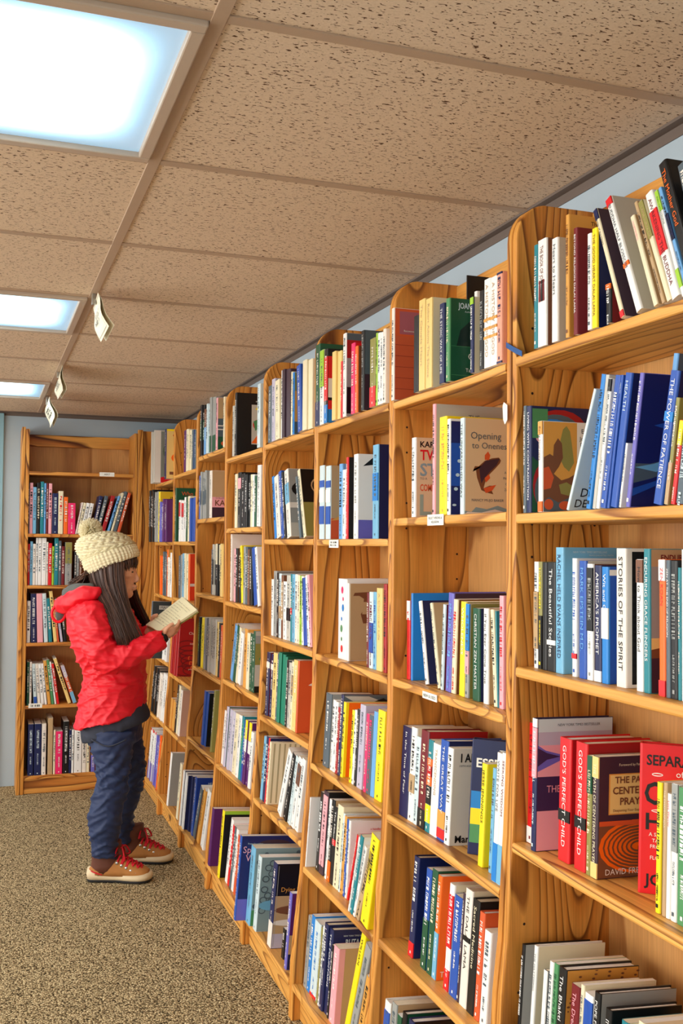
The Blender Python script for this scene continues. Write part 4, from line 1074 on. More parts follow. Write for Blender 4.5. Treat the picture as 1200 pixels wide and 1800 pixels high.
# cover pictures: (kind, numbers.., colour); x runs 0..1 from spine to fore-edge, y 0..1 upwards
def wob(pts): return pts
ART = {
 'early': [('t', 'The Early Texts', .30, .925, .035, 'k')],
 'beyond': [('e', .45, .48, .28, .2, 'q'), ('t', 'R', .20, .45, .08, 'c')],
 'goodheart': [('t', 'HEART', .25, .68, .09, 'j'), ('e', .6, .35, .3, .2, 'o'), ('e', .5, .12, .35, .14, 'm')],
 'mother': [('r', .0, .0, .0, .0, 'k')],
 'joy': [('r', .25, 0, 1, .62, 'q'), ('r', .25, .62, 1, 1, 'G')],
 'swirl': [('r', 0, .0, 1, .52, 'e')] + [('e', .45 - .05 * i, .80 - .02 * i, .44 - .06 * i, .18 - .026 * i, c) for i, c in enumerate('RxSvrp')] + [('e', .25, .25, .24, .24, 'R'), ('e', .2, .2, .16, .18, 'x'), ('r', 0, .7, .25, .98, 'E'), ('e', .2, .55, .2, .08, 'n')],
 'mountain': [('r', 0, 0, .66, 1, 'O'), ('r', .66, 0, 1, 1, 'I'), ('r', .66, .52, 1, .57, 'v'),
   ('p', [(.30, .62), (.33, .80), (.38, .92), (.45, .96), (.52, .9), (.56, .74), (.60, .55), (.5, .45), (.4, .5)], 'z'),
   ('p', [(.18, .55), (.20, .74), (.28, .82), (.36, .76), (.38, .60), (.3, .5)], 'd'),
   ('p', [(0, .60), (.12, .64), (.24, .60), (.30, .50), (.2, .42), (.35, .35), (.5, .38), (.66, .44), (.66, 0), (0, 0)], 'd'),
   ('p', [(0, .48), (.1, .50), (.2, .38), (.14, .26), (0, .24)], 'q'), ('p', [(.30, .30), (.45, .33), (.6, .28), (.5, .18), (.34, .2)], 'z'),
   ('p', [(0, .0), (.66, 0), (.66, .12), (.5, .16), (.3, .10), (.1, .16), (0, .12)], 'x'), ('e', .1, .08, .09, .06, 'q'), ('e', .42, .07, .12, .05, 'q'),
   ('t', 'Early', .72, .88, .05, 'k'), ('t', 'Journeys', .68, .80, .045, 'k'), ('t', 'Beyond', .70, .73, .045, 'k'), ('t', 'Self', .74, .64, .045, 'k')],
 'portrait': [('r', .18, .24, .95, .92, 'P'), ('e', .62, .62, .22, .2, 'D'), ('p', [(.3, .24), (.45, .46), (.9, .46), (.95, .24)], 'R'), ('t', 'DALAI', .1, .12, .075, 'k'), ('t', 'DENIAL', .05, .03, .07, 'k')],
 'wave': [('r', 0, .0, 1, 1, 'N'), ('p', [(0, .33), (.2, .33), (.4, .36), (.7, .46), (.9, .52), (.75, .40), (.5, .28), (.25, .22), (0, .18)], 'x'), ('p', [(.0, .30), (.25, .33), (.5, .38), (.85, .50), (.6, .37), (.3, .27)], 'C'), ('p', [(0, .14), (.3, .20), (.6, .32), (.3, .16), (0, .08)], 'B'), ('t', 'A Short Path', .52, .78, .06, 'J'), ('p', [(.2, .62), (.35, .645), (.5, .63), (.35, .60)], 'B')],
 'bestsell': [('t', 'NEW YORK TIMES BESTSELLING', .12, .955, .016, 'J'), ('t', 'WHOLEHEARTED FAITH', .35, .93, .015, 'J'), ('t', 'Evolving', .2, .5, .06, 'x')],
 'ty': [('r', .0, .93, .8, .98, 'I'), ('t', 'Ty', .5, .86, .05, 'J'), ('e', .95, .52, .5, .14, 'f')],
 'pattern': [('r', .06, .02, 1, .98, 'k')] + [('e', .14 + .15 * (i % 6), .06 + .045 * (i // 6) + .02 * (i % 2), .052, .014, 'D' if (i % 3) else 'k') for i in range(120)] + [('e', .14 + .15 * (i % 6), .06 + .045 * (i // 6) + .02 * (i % 2), .03, .007, 'k') for i in range(120)],
 'dusk': [('r', 0, .30, 1, 1, 'g'), ('r', 0, .88, 1, 1, 'D'), ('r', 0, .30, 1, .38, 'Y'), ('r', 0, 0, 1, .30, 'P'), ('T', 'ENDURING GRACE', .12, .92, .04, 'm'), ('t', 'Lives', .2, .14, .03, 'w'), ('p', [(0, .3), (.3, .33), (.7, .3), (1, .34), (1, .25), (0, .24)], 'd')],
 'lake': [('r', 0, .90, 1, 1, 'J'), ('r', 0, .30, 1, .56, 'U'), ('r', 0, 0, 1, .30, 'p'), ('r', 0, .56, 1, .90, 'p'), ('r', 0, .80, 1, .90, 'f'), ('p', [(0, .80), (.1, .76), (.22, .74), (.4, .71), (.7, .74), (1, .80), (1, .66), (.6, .69), (.3, .68), (0, .60)], 'v'), ('p', [(0, .78), (.12, .74), (.3, .71), (.12, .69), (0, .64)], 'U'), ('t', 'THE GREAT EARTH', .12, .44, .055, 'p'), ('t', 'NEW YORK TIMES BESTSELLER', .25, .94, .02, 'x')],
 'labyrinth': [('r', 0, .46, 1, 1, 'P'), ('r', 0, 0, 1, .46, 'd'), ('r', .14, .52, 1, .86, 'O'), ('r', .16, .53, .98, .85, 'Y'), ('e', .62, .25, .62, .225, 'o'), ]
    + [('ring', .62, .25, .56 - .07 * i, .20 - .025 * i, .026, 'd') for i in range(7)] + [('r', .60, .03, .64, .25, 'd')]
    + [('T', 'THE PATH OF', .22, .78, .055, 'd'), ('T', 'CENTERING', .19, .69, .06, 'd'), ('T', 'PRAYER', .30, .60, .06, 'd'), ('t', 'Deepening Your Experience', .2, .545, .022, 'd'), ('t', 'Foreword by Father Thomas', .28, .92, .022, 'c'), ('t', 'DAVID FRENETTE', .10, .03, .05, 'I'), ('r', 0, .43, 1, .47, 'q')],
 'separation': [('T', 'SEPARATION', .06, .86, .07, 'k'), ('t', 'of', .42, .79, .045, 'w'), ('T', 'Church', .04, .60, .15, 'k'), ('T', 'HATE', .06, .43, .11, 'k'), ('t', 'A SANE PERSON\'S GUIDE TO', .10, .385, .025, 'w'), ('t', 'TAKING BACK THE BIBLE', .14, .345, .025, 'w'), ('t', 'FROM FUNDAMENTALISTS', .12, .305, .025, 'w'), ('t', 'FLOCK-FLEECING FRAUDS', .12, .23, .025, 'w'), ('T', 'JOHN', .05, .06, .075, 'k'), ('ring', .2, .80, .07, .012, .01, 'w'), ('ring', .75, .80, .1, .014, .01, 'w'), ('ring', .25, .555, .12, .012, .01, 'w')],
 'gold': [('r', 0, 0, 1, 1, 'O')] + [('e', (i * .37) % 1, (i * .617) % 1, .022, .008, 'd') for i in range(140)],
 'chca': [('r', 0, 0, 1, 1, 'q'), ('r', 0, .0, 1, .70, 'r2'), ('r', .08, .72, 1, .97, 'pr'), ('t', 'CHRIST', .55, .89, .06, 'I'), ('t', 'CALLING', .45, .80, .06, 'I'), ('t', 'Recommendations', .15, .745, .022, 'I')] + [('r', 0, .12 + .12 * i, 1, .123 + .12 * i, 'm') for i in range(5)] + [('p', [(.6, .1), (.7, .25), (.62, .35), (.75, .5), (.7, .62), (.9, .68), (1, .6), (1, .05)], 'm')],
 'mshort': [('t', 'Meeting', .28, .80, .06, 'd'), ('t', 'Silence', .42, .70, .06, 'd')],
 'joan': [('T', 'JOAN TOLLIFSON', .15, .88, .07, 'J'), ('t', 'Author of Awake', .28, .835, .022, 'J'), ('p', [(.12, .42), (.2, .62), (.4, .74), (.65, .72), (.8, .5), (.85, .42)], 'k2'), ('r', .02, .42, 1, .425, 'E'), ('t', 'GRACE', .35, .27, .08, 'I'), ('t', 'Talks & Stories', .3, .12, .045, 'I'), ('r', .02, .07, 1, .075, 'E')],
 'karen': [('T', 'KAREN', .08, .88, .075, 'k'), ('T', 'TWELVE', .08, .72, .13, 'r'), ('T', 'STEPS', .08, .52, .16, 'x2'), ('t', 'TO A', .08, .47, .03, 'x'), ('T', 'COMPASSIONATE', .08, .33, .085, 'q'), ('T', 'LIFE', .08, .03, .26, 'x3')],
 'the': [('t', 'THE', .42, .87, .045, 'x')],
 'leaf': [('r', 0, 0, 1, .98, 'N'), ('r', 0, .3, 1, .75, 'B')] + [('e', .06 + (i * .29) % .9, .10 + (i * .171) % .66, .035, .012 + .006 * (i % 3), 'J') for i in range(46)],
 'fish': [('t', 'Opening', .10, .785, .075, 'x'), ('t', 'to Oneness', .12, .685, .068, 'x'),
   ('p', [(.30, .25), (.22, .38), (.20, .46), (.16, .47), (.14, .44), (.18, .50), (.25, .50), (.36, .56), (.5, .59), (.62, .60), (.66, .57), (.64, .54), (.55, .48), (.45, .42), (.38, .36), (.34, .27), (.45, .30), (.56, .30), (.48, .26), (.52, .21), (.40, .225)], 'd'),
   ('p', [(.28, .38), (.26, .48), (.38, .56), (.54, .58), (.64, .59), (.58, .52), (.46, .45), (.36, .38), (.30, .32)], 'P'),
   ('p', [(.36, .57), (.36, .62), (.42, .66), (.46, .62), (.44, .57)], 'q'), ('p', [(.36, .38), (.44, .42), (.46, .38), (.38, .33)], 'q'), ('p', [(.34, .27), (.5, .30), (.57, .31), (.5, .25), (.38, .22)], 'q'),
   ('t', 'NANCY MUJO BAKER', .12, .135, .028, 'x'), ('t', 'A Practical', .70, .43, .026, 'x'), ('t', 'Philosophical', .68, .37, .026, 'x'), ('t', 'Guide to', .72, .31, .026, 'x'), ('t', 'Zen Precepts', .70, .25, .026, 'x'),
   ('p', [(0, 0), (0, .03), (.12, .02), (.2, .07), (.4, .05), (.6, .09), (.8, .05), (1, .10), (1, 0)], 'x2'), ('p', [(0, 0), (.05, .02), (.3, .015), (.55, .05), (.75, .02), (1, .06), (1, 0)], 'I')],
 'bletter': [('T', 'BE', .45, .84, .07, 'J')],
 'iandt': [('r', 0, 0, 1, 1, 'I2'), ('T', 'I AND THOU', .12, .86, .09, 'k'), ('t', '100TH ANNIVERSARY', .1, .81, .02, 'x'), ('r', .34, .24, 1, .70, 'x'), ('e', .80, .52, .30, .16, 'G'), ('e', .82, .37, .26, .12, 'f'), ('e', .62, .50, .05, .012, 'k'), ('e', .86, .50, .05, .012, 'k'), ('T', 'Martin Buber', .08, .03, .075, 'k')],
 'essen': [('r', 0, 0, 1, 1, 'n'), ('t', 'THE', .40, .88, .045, 'w'), ('T', 'ESSENTIAL', .06, .76, .08, 'w'), ('r', 0, .38, .6, .55, 'S'), ('r', 0, .26, .75, .40, 'y'), ('r', 0, .10, .6, .26, 'E')],
 'gta': [('t', 'GRACE', .3, .72, .09, 'I'), ('t', 'TAMING', .05, .03, .055, 'I'), ('ring', .42, .8, .16, .05, .03, 'I')],
 'dot': [('e', .8, .55, .35, .12, 'k')],
 'avon': [('r', 0, .90, 1, 1, 'k'), ('r', 0, .60, 1, .90, 'r'), ('r', 0, .34, 1, .60, 'I'), ('r', 0, .30, 1, .34, 'k'), ('r', 0, .18, 1, .30, 'r'), ('r', 0, 0, 1, .18, 'S'), ('T', 'N', .3, .20, .08, 'I'), ('p', [(.3, .65), (.5, .65), (.8, .88), (.55, .88)], 'I'), ('t', 'O', .4, .52, .05, 'k')],
 'photoa': [('r', 0, 0, 1, 1, 'g'), ('r', 0, .70, 1, .93, 'R'), ('r', 0, .92, 1, 1, 'x'), ('r', .0, .03, .6, .35, 'k'), ('e', .4, .18, .2, .1, 'G')],
 'greygrad': [('r', 0, 0, 1, .45, 'P'), ('r', 0, .45, 1, 1, 'x')],
 'house': [('r', .3, .80, 1, 1, 'B'), ('r', 0, 0, 1, .28, 'q'), ('t', 'THE', .4, .78, .03, 'q'), ('t', 'The', .4, .70, .06, 'k'), ('t', 'House', .35, .61, .06, 'k'), ('t', 'Made', .35, .52, .06, 'k'), ('p', [(0, .25), (.4, .38), (.9, .42), (.6, .28)], 'O'), ('p', [(.2, .25), (.6, 0), (.7, .0), (.35, .27)], 'Y')],
 'vase': [('r', 0, 0, 1, .22, 'v'), ('p', [(.08, .86), (.3, .98), (.7, .98), (.8, .90), (.6, .86), (.3, .88)], 'k'), ('t', 'The Water', .35, .78, .045, 'x'), ('r', .5, .12, 1, .62, 'm'), ('r', .6, .25, 1, .54, 'I'), ('r', .58, .08, .85, .14, 'P')],
 'gcirc': [('ring', .55, .82, .3, .11, .05, 'Y')],
 'dots': [('r', 0, 0, 1, 1, 'w')] + [('e', .08 + .3 * (i // 6), .12 + .15 * (i % 6), .05, .025, 'hbhBer'[i % 6]) for i in range(12)],
 'wrench': [('r', 0, 0, 1, 1, 'D'), ('p', [(0.07, 0.84), (0.101, 0.88), (0.411, 0.89), (0.411, 0.82), (0.361, 0.78), (0.361, 0.6), (0.399, 0.55), (0.337, 0.48), (0.275, 0.48), (0.225, 0.6), (0.262, 0.64), (0.287, 0.8), (0.194, 0.84)], 'd'), ('r', .255, .6, .36, .76, 'D'), ('r', 0, 0, .02, 1, 'c')],
 'photob': [('r', 0, 0, 1, 1, 'x'), ('p', [(0, .99), (.5, .99), (.9, .90), (.5, .88), (.2, .92)], 'G'), ('p', [(.5, .9), (.8, .97), (1, .9), (1, .8)], 'k')],
 'orangec': [('r', .05, 0, 1, 1, 'o'), ('r', 0, .0, .05, 1, 'y')],
 'tajo': [('t', 'TALES', .4, .83, .04, 'g'), ('t', 'JOURNAL', .2, .12, .04, 'g')],
 'deaf': [('t', 'a handbook', .4, .88, .03, 'r'), ('e', .7, .72, .4, .12, 'S'), ('t', 'DEAR', .5, .74, .07, 'k')],
 'ruta': [('T', 'RUTA SEPETYS', .25, .82, .07, 'J'), ('t', 'NEW YORK TIMES BESTSELLING AUTHOR', .2, .92, .018, 'J')],
 'howwe': [('r', 0, 0, .12, 1, 'p'), ('T', 'how', .35, .70, .10, 'z2'), ('T', 'we', .35, .55, .10, 'z2'), ('T', 'fight', .30, .41, .09, 'z2'), ('T', 'for', .3, .28, .08, 'z2')],
 'multi': [('r', 0, 0, 1, 1, 'O'), ('r', 0, .7, 1, 1, 'z'), ('r', .2, .3, .8, .6, 'q'), ('e', .5, .25, .4, .06, 'y'), ('r', 0, 0, 1, .2, 'x'), ('e', .4, .5, .3, .1, 'D')],
 'greyc': [('r', 0, 0, 1, 1, 'g'), ('e', .4, .7, .35, .13, 'k'), ('r', 0, .42, 1, .5, 'I'), ('r', 0, 0, 1, .2, 'G')],
 'blackc': [('r', 0, 0, 1, .5, 'z'), ('r', 0, .5, 1, 1, 'k'), ('ring', .5, .75, .3, .15, .03, 'D')],
 'fua': [('t', 'FUGITIVE', .45, .56, .05, 'I'), ('t', 'ANNE', .5, .46, .05, 'I'), ('p', [(.2, .66), (.5, .78), (.8, .84), (.5, .72), (.3, .65)], 'I'), ('p', [(.3, .65), (.55, .70), (.85, .76), (.6, .67)], 'x'), ('t', 'Bernard', .4, .26, .03, 'I')],
 'stripes': [('r', .06 + .13 * i, .02, .10 + .13 * i, .98, 'z3') for i in range(7)],
 'spirit': [('r', 0, 0, 1, 1, 'N'), ('r', 0, 0, 1, .25, 'v'), ('e', .55, .9, .28, .06, 'P'), ('t', 'Spirit', .03, .80, .08, 'p'), ('t', 'World', .08, .70, .08, 'p'), ('t', 'From the author', .1, .90, .02, 'J')],
 'greypat': [('r', 0, 0, 1, 1, 'x2'), ('r', 0, 0, 1, .2, 'E')] + [('e', .06 + (i * .31) % .9, .25 + (i * .193) % .7, .05, .03, 'x') for i in range(50)],
 'cg': [('r', 0, 0, 1, 1, 'x2')] + [('ring', .08 + (i * .31) % .85, .28 + (i * .193) % .66, .08, .045, .02, 'x') for i in range(34)] + [('t', 'C.', .25, .14, .09, 'I'), ('e', .3, .35, .3, .07, 'C')],
 'dying': [('r', 0, 0, 1, .17, 'f'), ('r', 0, .17, 1, .62, 'D'), ('r', 0, .62, 1, 1, 'k'), ('t', 'Dying Happy', .1, .67, .055, 'O'), ('t', 'GARY', .25, .08, .03, 'd'), ('e', .5, .45, .5, .06, 'd'), ('e', .4, .3, .45, .04, 'I'), ('r', .02, .02, .03, .98, 'g')],
 'purplec': [('r', 0, .45, 1, 1, 'u'), ('r', 0, 0, 1, .45, 'D'), ('ring', .4, .8, .25, .08, .06, 'I'), ('ring', .4, .3, .3, .08, .08, 'n'), ('r', 0, 0, 1, .2, 'n')],
 'art': [('r', .32, .18, 1, .82, 'G'), ('p', [(.32, .2), (.5, .38), (1, .3), (1, .18)], 'o'), ('p', [(.4, .75), (.9, .55), (1, .6), (.5, .82)], 'y'), ('p', [(.6, .4), (.75, .55), (.95, .4)], 'r'), ('e', .45, .5, .1, .08, 'r'), ('e', .55, .62, .1, .06, 'v'), ('p', [(.4, .4), (.6, .5), (.5, .6), (.36, .55)], 'E'), ('ring', .8, .72, .18, .08, .04, 'k'), ('p', [(.5, .25), (.7, .34), (.85, .24)], 'k'), ('t', 'Notes on Art', .45, .90, .03, 'w'), ('t', 'and Illustration', .4, .86, .03, 'w')],
 'folc': [('T', 'FOLK', .70, .84, .09, 'k')],
 'photoc': [('r', 0, 0, 1, 1, 'G'), ('r', 0, .45, 1, .8, 'z'), ('r', 0, .8, 1, .93, 'g'), ('r', 0, .0, .3, .1, 'k'), ('e', .5, .55, .4, .06, 'E')],
 'blackb': [('r', 0, .0, 1, .95, 'k'), ('r', .15, .68, .7, .683, 'G'), ('r', 0, .95, 1, 1, 'l')],
 'tancity': [('r', 0, .6, 1, 1, 'D'), ('r', 0, .25, 1, .6, 'x'), ('r', 0, .0, 1, .25, 'e'), ('r', 0, .45, 1, .47, 'I'), ('r', 0, .38, 1, .40, 'I'), ('e', .3, .12, .2, .06, 'q')],
 'kay': [('r', 0, .2, 1, 1, 'D'), ('r', 0, 0, 1, .22, 'P'), ('r', 0, .22, 1, .44, 'p'), ('t', 'COLLECTED', .12, .40, .04, 'P'), ('T', 'KAY', .1, .26, .12, 'd')],
 'inkd': [('r', 0, 0, 1, 1, 'k'), ('ring', .5, .6, .35, .12, .05, 'I'), ('ring', .6, .45, .2, .15, .05, 'I'), ('e', .45, .18, .3, .06, 'I')],
 'headc': [('r', 0, 0, 1, 1, 'B2'), ('t', 'HEALING', .3, .88, .04, 'J'), ('t', 'CONVERSATIONS', .2, .82, .04, 'J'), ('e', .5, .5, .25, .14, 'D')],
 'whoever': [('t', 'Who Ever', .15, .86, .075, 'q')],
 'redbox': [('r', 0, 0, 1, 1, 'o2'), ('r', .2, .86, 1, .92, 'I'), ('r', 0, .3, 1, .36, 'I'), ('e', .7, .5, .3, .06, 'f'), ('ring', .8, .72, .3, .06, .04, 'I')],
 'redswirl': [('r', 0, 0, 1, 1, 'R')] + [('ring', .2 + (i * .37) % .7, .1 + (i * .23) % .55, .3, .10, .03, 'q' if i % 2 else 'm') for i in range(14)] + [('t', 'Christian', .25, .76, .05, 'I'), ('t', 'Counseling', .4, .68, .055, 'I'), ('t', 'Edited by', .3, .58, .03, 'I'), ('t', 'press', .3, .12, .03, 'I')],
 'tanred': [('r', 0, 0, 1, 1, 'D2'), ('e', .65, .45, .28, .16, 'q'), ('r', .7, .78, .74, .88, 'k')],
 'metal': [('r', 0, 0, 1, .98, 'x4'), ('p', [(0, 0), (1, 0), (1, .12), (.6, .16), (.3, .12), (0, .08)], 'r'), ('e', .6, .18, .3, .06, 'q'), ('e', .45, .6, .25, .2, 'e2'), ('r', 0, 0, .15, 1, 'I')],
 'tano': [('r', 0, 0, 1, 1, 'Y'), ('e', .5, .42, .35, .12, 'o'), ('e', .5, .4, .22, .08, 'd'), ('r', 0, .96, 1, 1, 'y'), ('r', .2, .86, .7, .89, 'q'), ('r', .1, .08, .4, .14, 'd')],
 'inc': [('r', 0, .75, 1, 1, 'y2'), ('t', 'IN THE', .3, .82, .08, 'k')],
 'marti': [('r', 0, 0, 1, 1, 'k3'), ('r', .15, .86, .95, .93, 'G'), ('t', 'MASTERS', .18, .87, .05, 'k'), ('ring', .45, .6, .25, .12, .05, 'x')],
}
PAL.update({'N': ('deep navy', (.10, .13, .38)), 'U': ('aubergine', (.22, .17, .32)), 'r2': ('brick', (.80, .36, .22)), 'pr': ('dusty rose', (.66, .36, .42)), 'k2': ('shadow green', (.06, .16, .13)),
    'x2': ('grey blue', (.52, .62, .64)), 'x3': ('sage', (.58, .66, .60)), 'I2': ('putty', (.82, .80, .76)), 'z2': ('mustard', (.82, .74, .2)), 'z3': ('khaki', (.68, .64, .50)), 'B2': ('blue cover', (.12, .22, .55)),
    'o2': ('vermilion', (.90, .27, .14)), 'D2': ('blush tan', (.84, .70, .62)), 'x4': ('pewter', (.52, .54, .50)), 'e2': ('moss', (.38, .45, .36)), 'y2': ('amber', (.86, .70, .15)), 'k3': ('charcoal', (.20, .23, .24)), 'T': ('sand', (.86, .76, .60)), 'Q': ('salmon', (.90, .62, .52)), 'j': ('frost', (.8, .87, .89))})
DESC = {'joy': 'white book, red lettering and small figures, its brown cover showing', 'early': 'tall ochre book, The Early on its cover', 'beyond': 'maroon book with red disc and letter R on cover',
 'goodheart': 'yellow-spined book with navy cover beside maroon one', 'mother': 'tall black book with orange spine lettering, leaning', 'swirl': 'navy-spined book with multicoloured swirls on its cover',
 'mountain': 'white-spined book with orange mountain painting on its cover', 'portrait': 'ice-blue book leaning right, robed portrait on its cover', 'wave': 'navy book with breaking wave, A Sh on its cover',
 'bestsell': 'tall light blue book, small bestseller line atop its cover', 'ty': 'bright blue book with white band and navy cover', 'pattern': 'ivory-spined book with black and gold scrollwork cover',
 'dusk': 'teal-spined book with dusk landscape cover', 'lake': 'tall hardcover with purple mountain lake cover', 'labyrinth': 'brown book with orange labyrinth and gold title box', 'separation': 'red book turned cover outward, black SEPARATION lettering',
 'gold': 'thick black-spined book with speckled gold cover', 'chca': 'book with rose title box above brick red cover', 'joan': 'green book with JOAN lettered on its cover', 'mshort': 'pale gold book with brown lettering on cover',
 'karen': 'book with large red, blue and sage cover lettering', 'the': 'tall pale grey book with pink spine, THE on cover', 'leaf': 'navy book with white leaf pattern on its cover', 'fish': 'tan book with leaping carp painted on its cover',
 'bletter': 'navy-covered book with white leaning spine', 'iandt': 'putty book with bearded portrait, I AND on cover', 'essen': 'navy book turned cover outward, coloured blocks below', 'gta': 'orange book with white line drawing on its cover',
 'dot': 'white book with black shape on its cover', 'avon': 'book banded black, red, white and blue', 'photoa': 'white-spined book, red and grey photo cover', 'greygrad': 'tall black book with smoky grey cover', 'house': 'thick blue-and-white book with tan title cover',
 'vase': 'white book with dark red vase on its cover', 'gcirc': 'tall navy book with gold ring on its cover', 'dots': 'white hardcover with coloured polka dots', 'wrench': 'tan book with brown wrench drawing on cover', 'photob': 'tall hardcover with black-and-white photo cover',
 'orangec': 'yellow-spined book with orange cover', 'tajo': 'large pale book facing out at the shelf end', 'deaf': 'white book with blue oval on its cover', 'ruta': 'navy hardcover, RUTA lettered on its cover', 'howwe': 'pink-spined book with mustard lettering on tan cover',
 'multi': 'bright blue spine with patchwork-coloured cover', 'greyc': 'ivory-spined book with grey photo cover', 'blackc': 'cream-spined book with black and olive cover', 'fua': 'rust orange book with white pen strokes on cover', 'stripes': 'cream book with khaki striped cover',
 'spirit': 'large navy book with pink script, overhanging its shelf', 'greypat': 'pale book with dense grey-green patterned cover', 'cg': 'grey-blue book with tangled line drawing cover', 'dying': 'black and tan book with parchment photo cover', 'purplec': 'small purple and tan book at shelf end',
 'art': 'black book with colourful abstract art on its cover', 'folc': 'large ivory book with heavy black letters on cover', 'photoc': 'green book with grey landscape photo cover', 'blackb': 'tall black book with yellow spine and lime edge', 'tancity': 'tan book with dark garden scene on cover',
 'kay': 'tan and plum book with large brown letters', 'inkd': 'royal blue spine with white ink drawing on black cover', 'headc': 'blue book with pale title on its cover', 'whoever': 'dark green book with orange title', 'redbox': 'vermilion book with white bands', 'redswirl': 'large thick crimson book with swirling cover',
 'tanred': 'blush book with red oval on its cover', 'metal': 'large pewter book, flame red along its foot', 'tano': 'pale gold book with orange disc', 'inc': 'yellow book with black IN on its cover', 'marti': 'charcoal book facing out, pale title bar', 'greyband': ''}

def ellipse(cx, cy, rx, ry, n=18): return [(cx + rx * math.cos(2 * math.pi * i / n), cy + ry * math.sin(2 * math.pi * i / n)) for i in range(n)]
def clip01(p): return (min(1, max(0, p[0])), min(1, max(0, p[1])))
def clip_poly(P):
    for ax, lim, sg in ((0, 0, 1), (0, 1, -1), (1, 0, 1), (1, 1, -1)):
        out = []
        for i in range(len(P)):
            a, b_ = P[i], P[(i + 1) % len(P)]
            ia, ib = (a[ax] - lim) * sg >= 0, (b_[ax] - lim) * sg >= 0
            if ia: out.append(a)
            if ia != ib:
                t = (lim - a[ax]) / (b_[ax] - a[ax]); q = [a[0] + (b_[0] - a[0]) * t, a[1] + (b_[1] - a[1]) * t]; out.append(tuple(q))
        P = out
        if not P: return []
    return P

def cover_art(art, D, H, yface, parent):
    """printed picture on the near cover, as flat print fractions of a millimetre proud of it"""
    M = MB(); mats = []; mi = {}
    def slot(c):
        if c not in mi: mi[c] = len(mats); mats.append(pm(c))
        return mi[c]
    lay = 0; texts = []
    for it in art:
        k = it[0]; c = it[-1]
        off = yface - .00018 - .00006 * lay
        if k not in 'tT': lay += 1
        def P(p): return (.003 + p[0] * (D - .004), off, .001 + p[1] * (H - .002))
        if k == 'r': pts = [(it[1], it[2]), (it[3], it[2]), (it[3], it[4]), (it[1], it[4])]
        elif k == 'e': pts = ellipse(*it[1:5])
        elif k == 'p': pts = it[1]
        elif k == 'ring':
            _, cx, cy, rx, ry, w_, _ = it
            n = 20
            for j in range(n):
                a0, a1 = 2 * math.pi * j / n, 2 * math.pi * (j + 1) / n
                q = [(cx + rx * math.cos(a0), cy + ry * math.sin(a0)), (cx + rx * math.cos(a1), cy + ry * math.sin(a1)),
                     (cx + max(rx - w_, .1 * rx) * math.cos(a1), cy + max(ry - w_ * .66, .1 * ry) * math.sin(a1)), (cx + max(rx - w_, .1 * rx) * math.cos(a0), cy + max(ry - w_ * .66, .1 * ry) * math.sin(a0))]
                q = clip_poly(q)
                if len(q) > 2: M.add([P(z) for z in q], [tuple(range(len(q)))], slot(c))
            continue
        elif k in 'tT': texts.append(it); continue
        pts = clip_poly(pts)
        if len(pts) > 2: M.add([P(z) for z in pts], [tuple(range(len(pts)))], slot(c))
    if M.v: M.build('cover_picture', mats, parent)
    if texts:
        T = MB(); mats2 = []; mi2 = {}
        off = yface - .0004 - .00006 * lay
        for (kk, s, x, y, h, c) in texts:
            v, f, (a0, a1, b0, b1) = text_mesh(s, kk == 'T')
            sc = h * H / .72; wd = (a1 - a0) * sc; sx = sc
            room = (1 - x) * D
            if wd > room * .96 and wd < room * 1.9 : sx = sc * room * .96 / wd
            lim_ = D * .985
            if c not in mi2: mi2[c] = len(mats2); mats2.append(pm(c))
            n0 = [(.003 + x * D + (q[0] - a0) * sx, off, y * H + q[1] * sc) for q in v]
            ff = [t for t in f if max(n0[j][0] for j in t) <= lim_]
            if ff: T.add(n0, ff, mi2[c])
        if T.v: T.build('cover_lettering', mats2, parent)

ART_BAND = {}
def book_geo(th, h, D, hard):
    """(cover verts, faces), (page verts, faces): a U-shaped wrap round a page block"""
    ct = min(.0028 if hard else .0008, th * .2)
    r = min(th * .28, .004)
    pf = []
    n = 3
    outer = [(D, -th)]
    for i in range(n + 1):
        a = math.pi / 2 * i / n; outer.append((r - r * math.sin(a), -th + r - r * math.cos(a)))
    for i in range(n + 1):
        a = math.pi / 2 * i / n; outer.append((r - r * math.cos(a), -r + r * math.sin(a)))
    outer.append((D, 0))
    inner = [(D, -ct), (ct + .0005, -ct), (ct + .0005, -th + ct), (D, -th + ct)]
    poly = outer + inner
    N = len(poly)
    v = [(x, y, 0) for x, y in poly] + [(x, y, h) for x, y in poly]
    f = [(i, (i + 1) % N, (i + 1) % N + N, i + N) for i in range(N)]
    # caps: near board, spine, far board
    o = len(outer)
    for off, rev in ((0, True), (N, False)):
        # quads: near board (outer0, outer1.., inner2, inner3)
        A = [0, 1] + [o + 2, o + 3]
        Bf = list(range(1, o - 1)) + [o + 1, o + 2]
        Cc = [o - 2, o - 1, o, o + 1]
        for q in (A, Bf, Cc):
            q = [i + off for i in q]
            f.append(tuple(reversed(q)) if rev else tuple(q))
    tr = .003 if hard else .0004
    px0, px1 = ct + .0006, D - (.003 if hard else .0003)
    p0, p1 = -th + ct + .0001, -ct - .0001
    pv = [(x, y, z) for x in (px0, px1) for y in (p0, p1) for z in (tr, h - tr)]
    pfc = [(0, 1, 3, 2), (4, 6, 7, 5), (0, 4, 5, 1), (2, 3, 7, 6), (0, 2, 6, 4), (1, 5, 7, 3)]
    return (v, f), (pv, pfc), ct

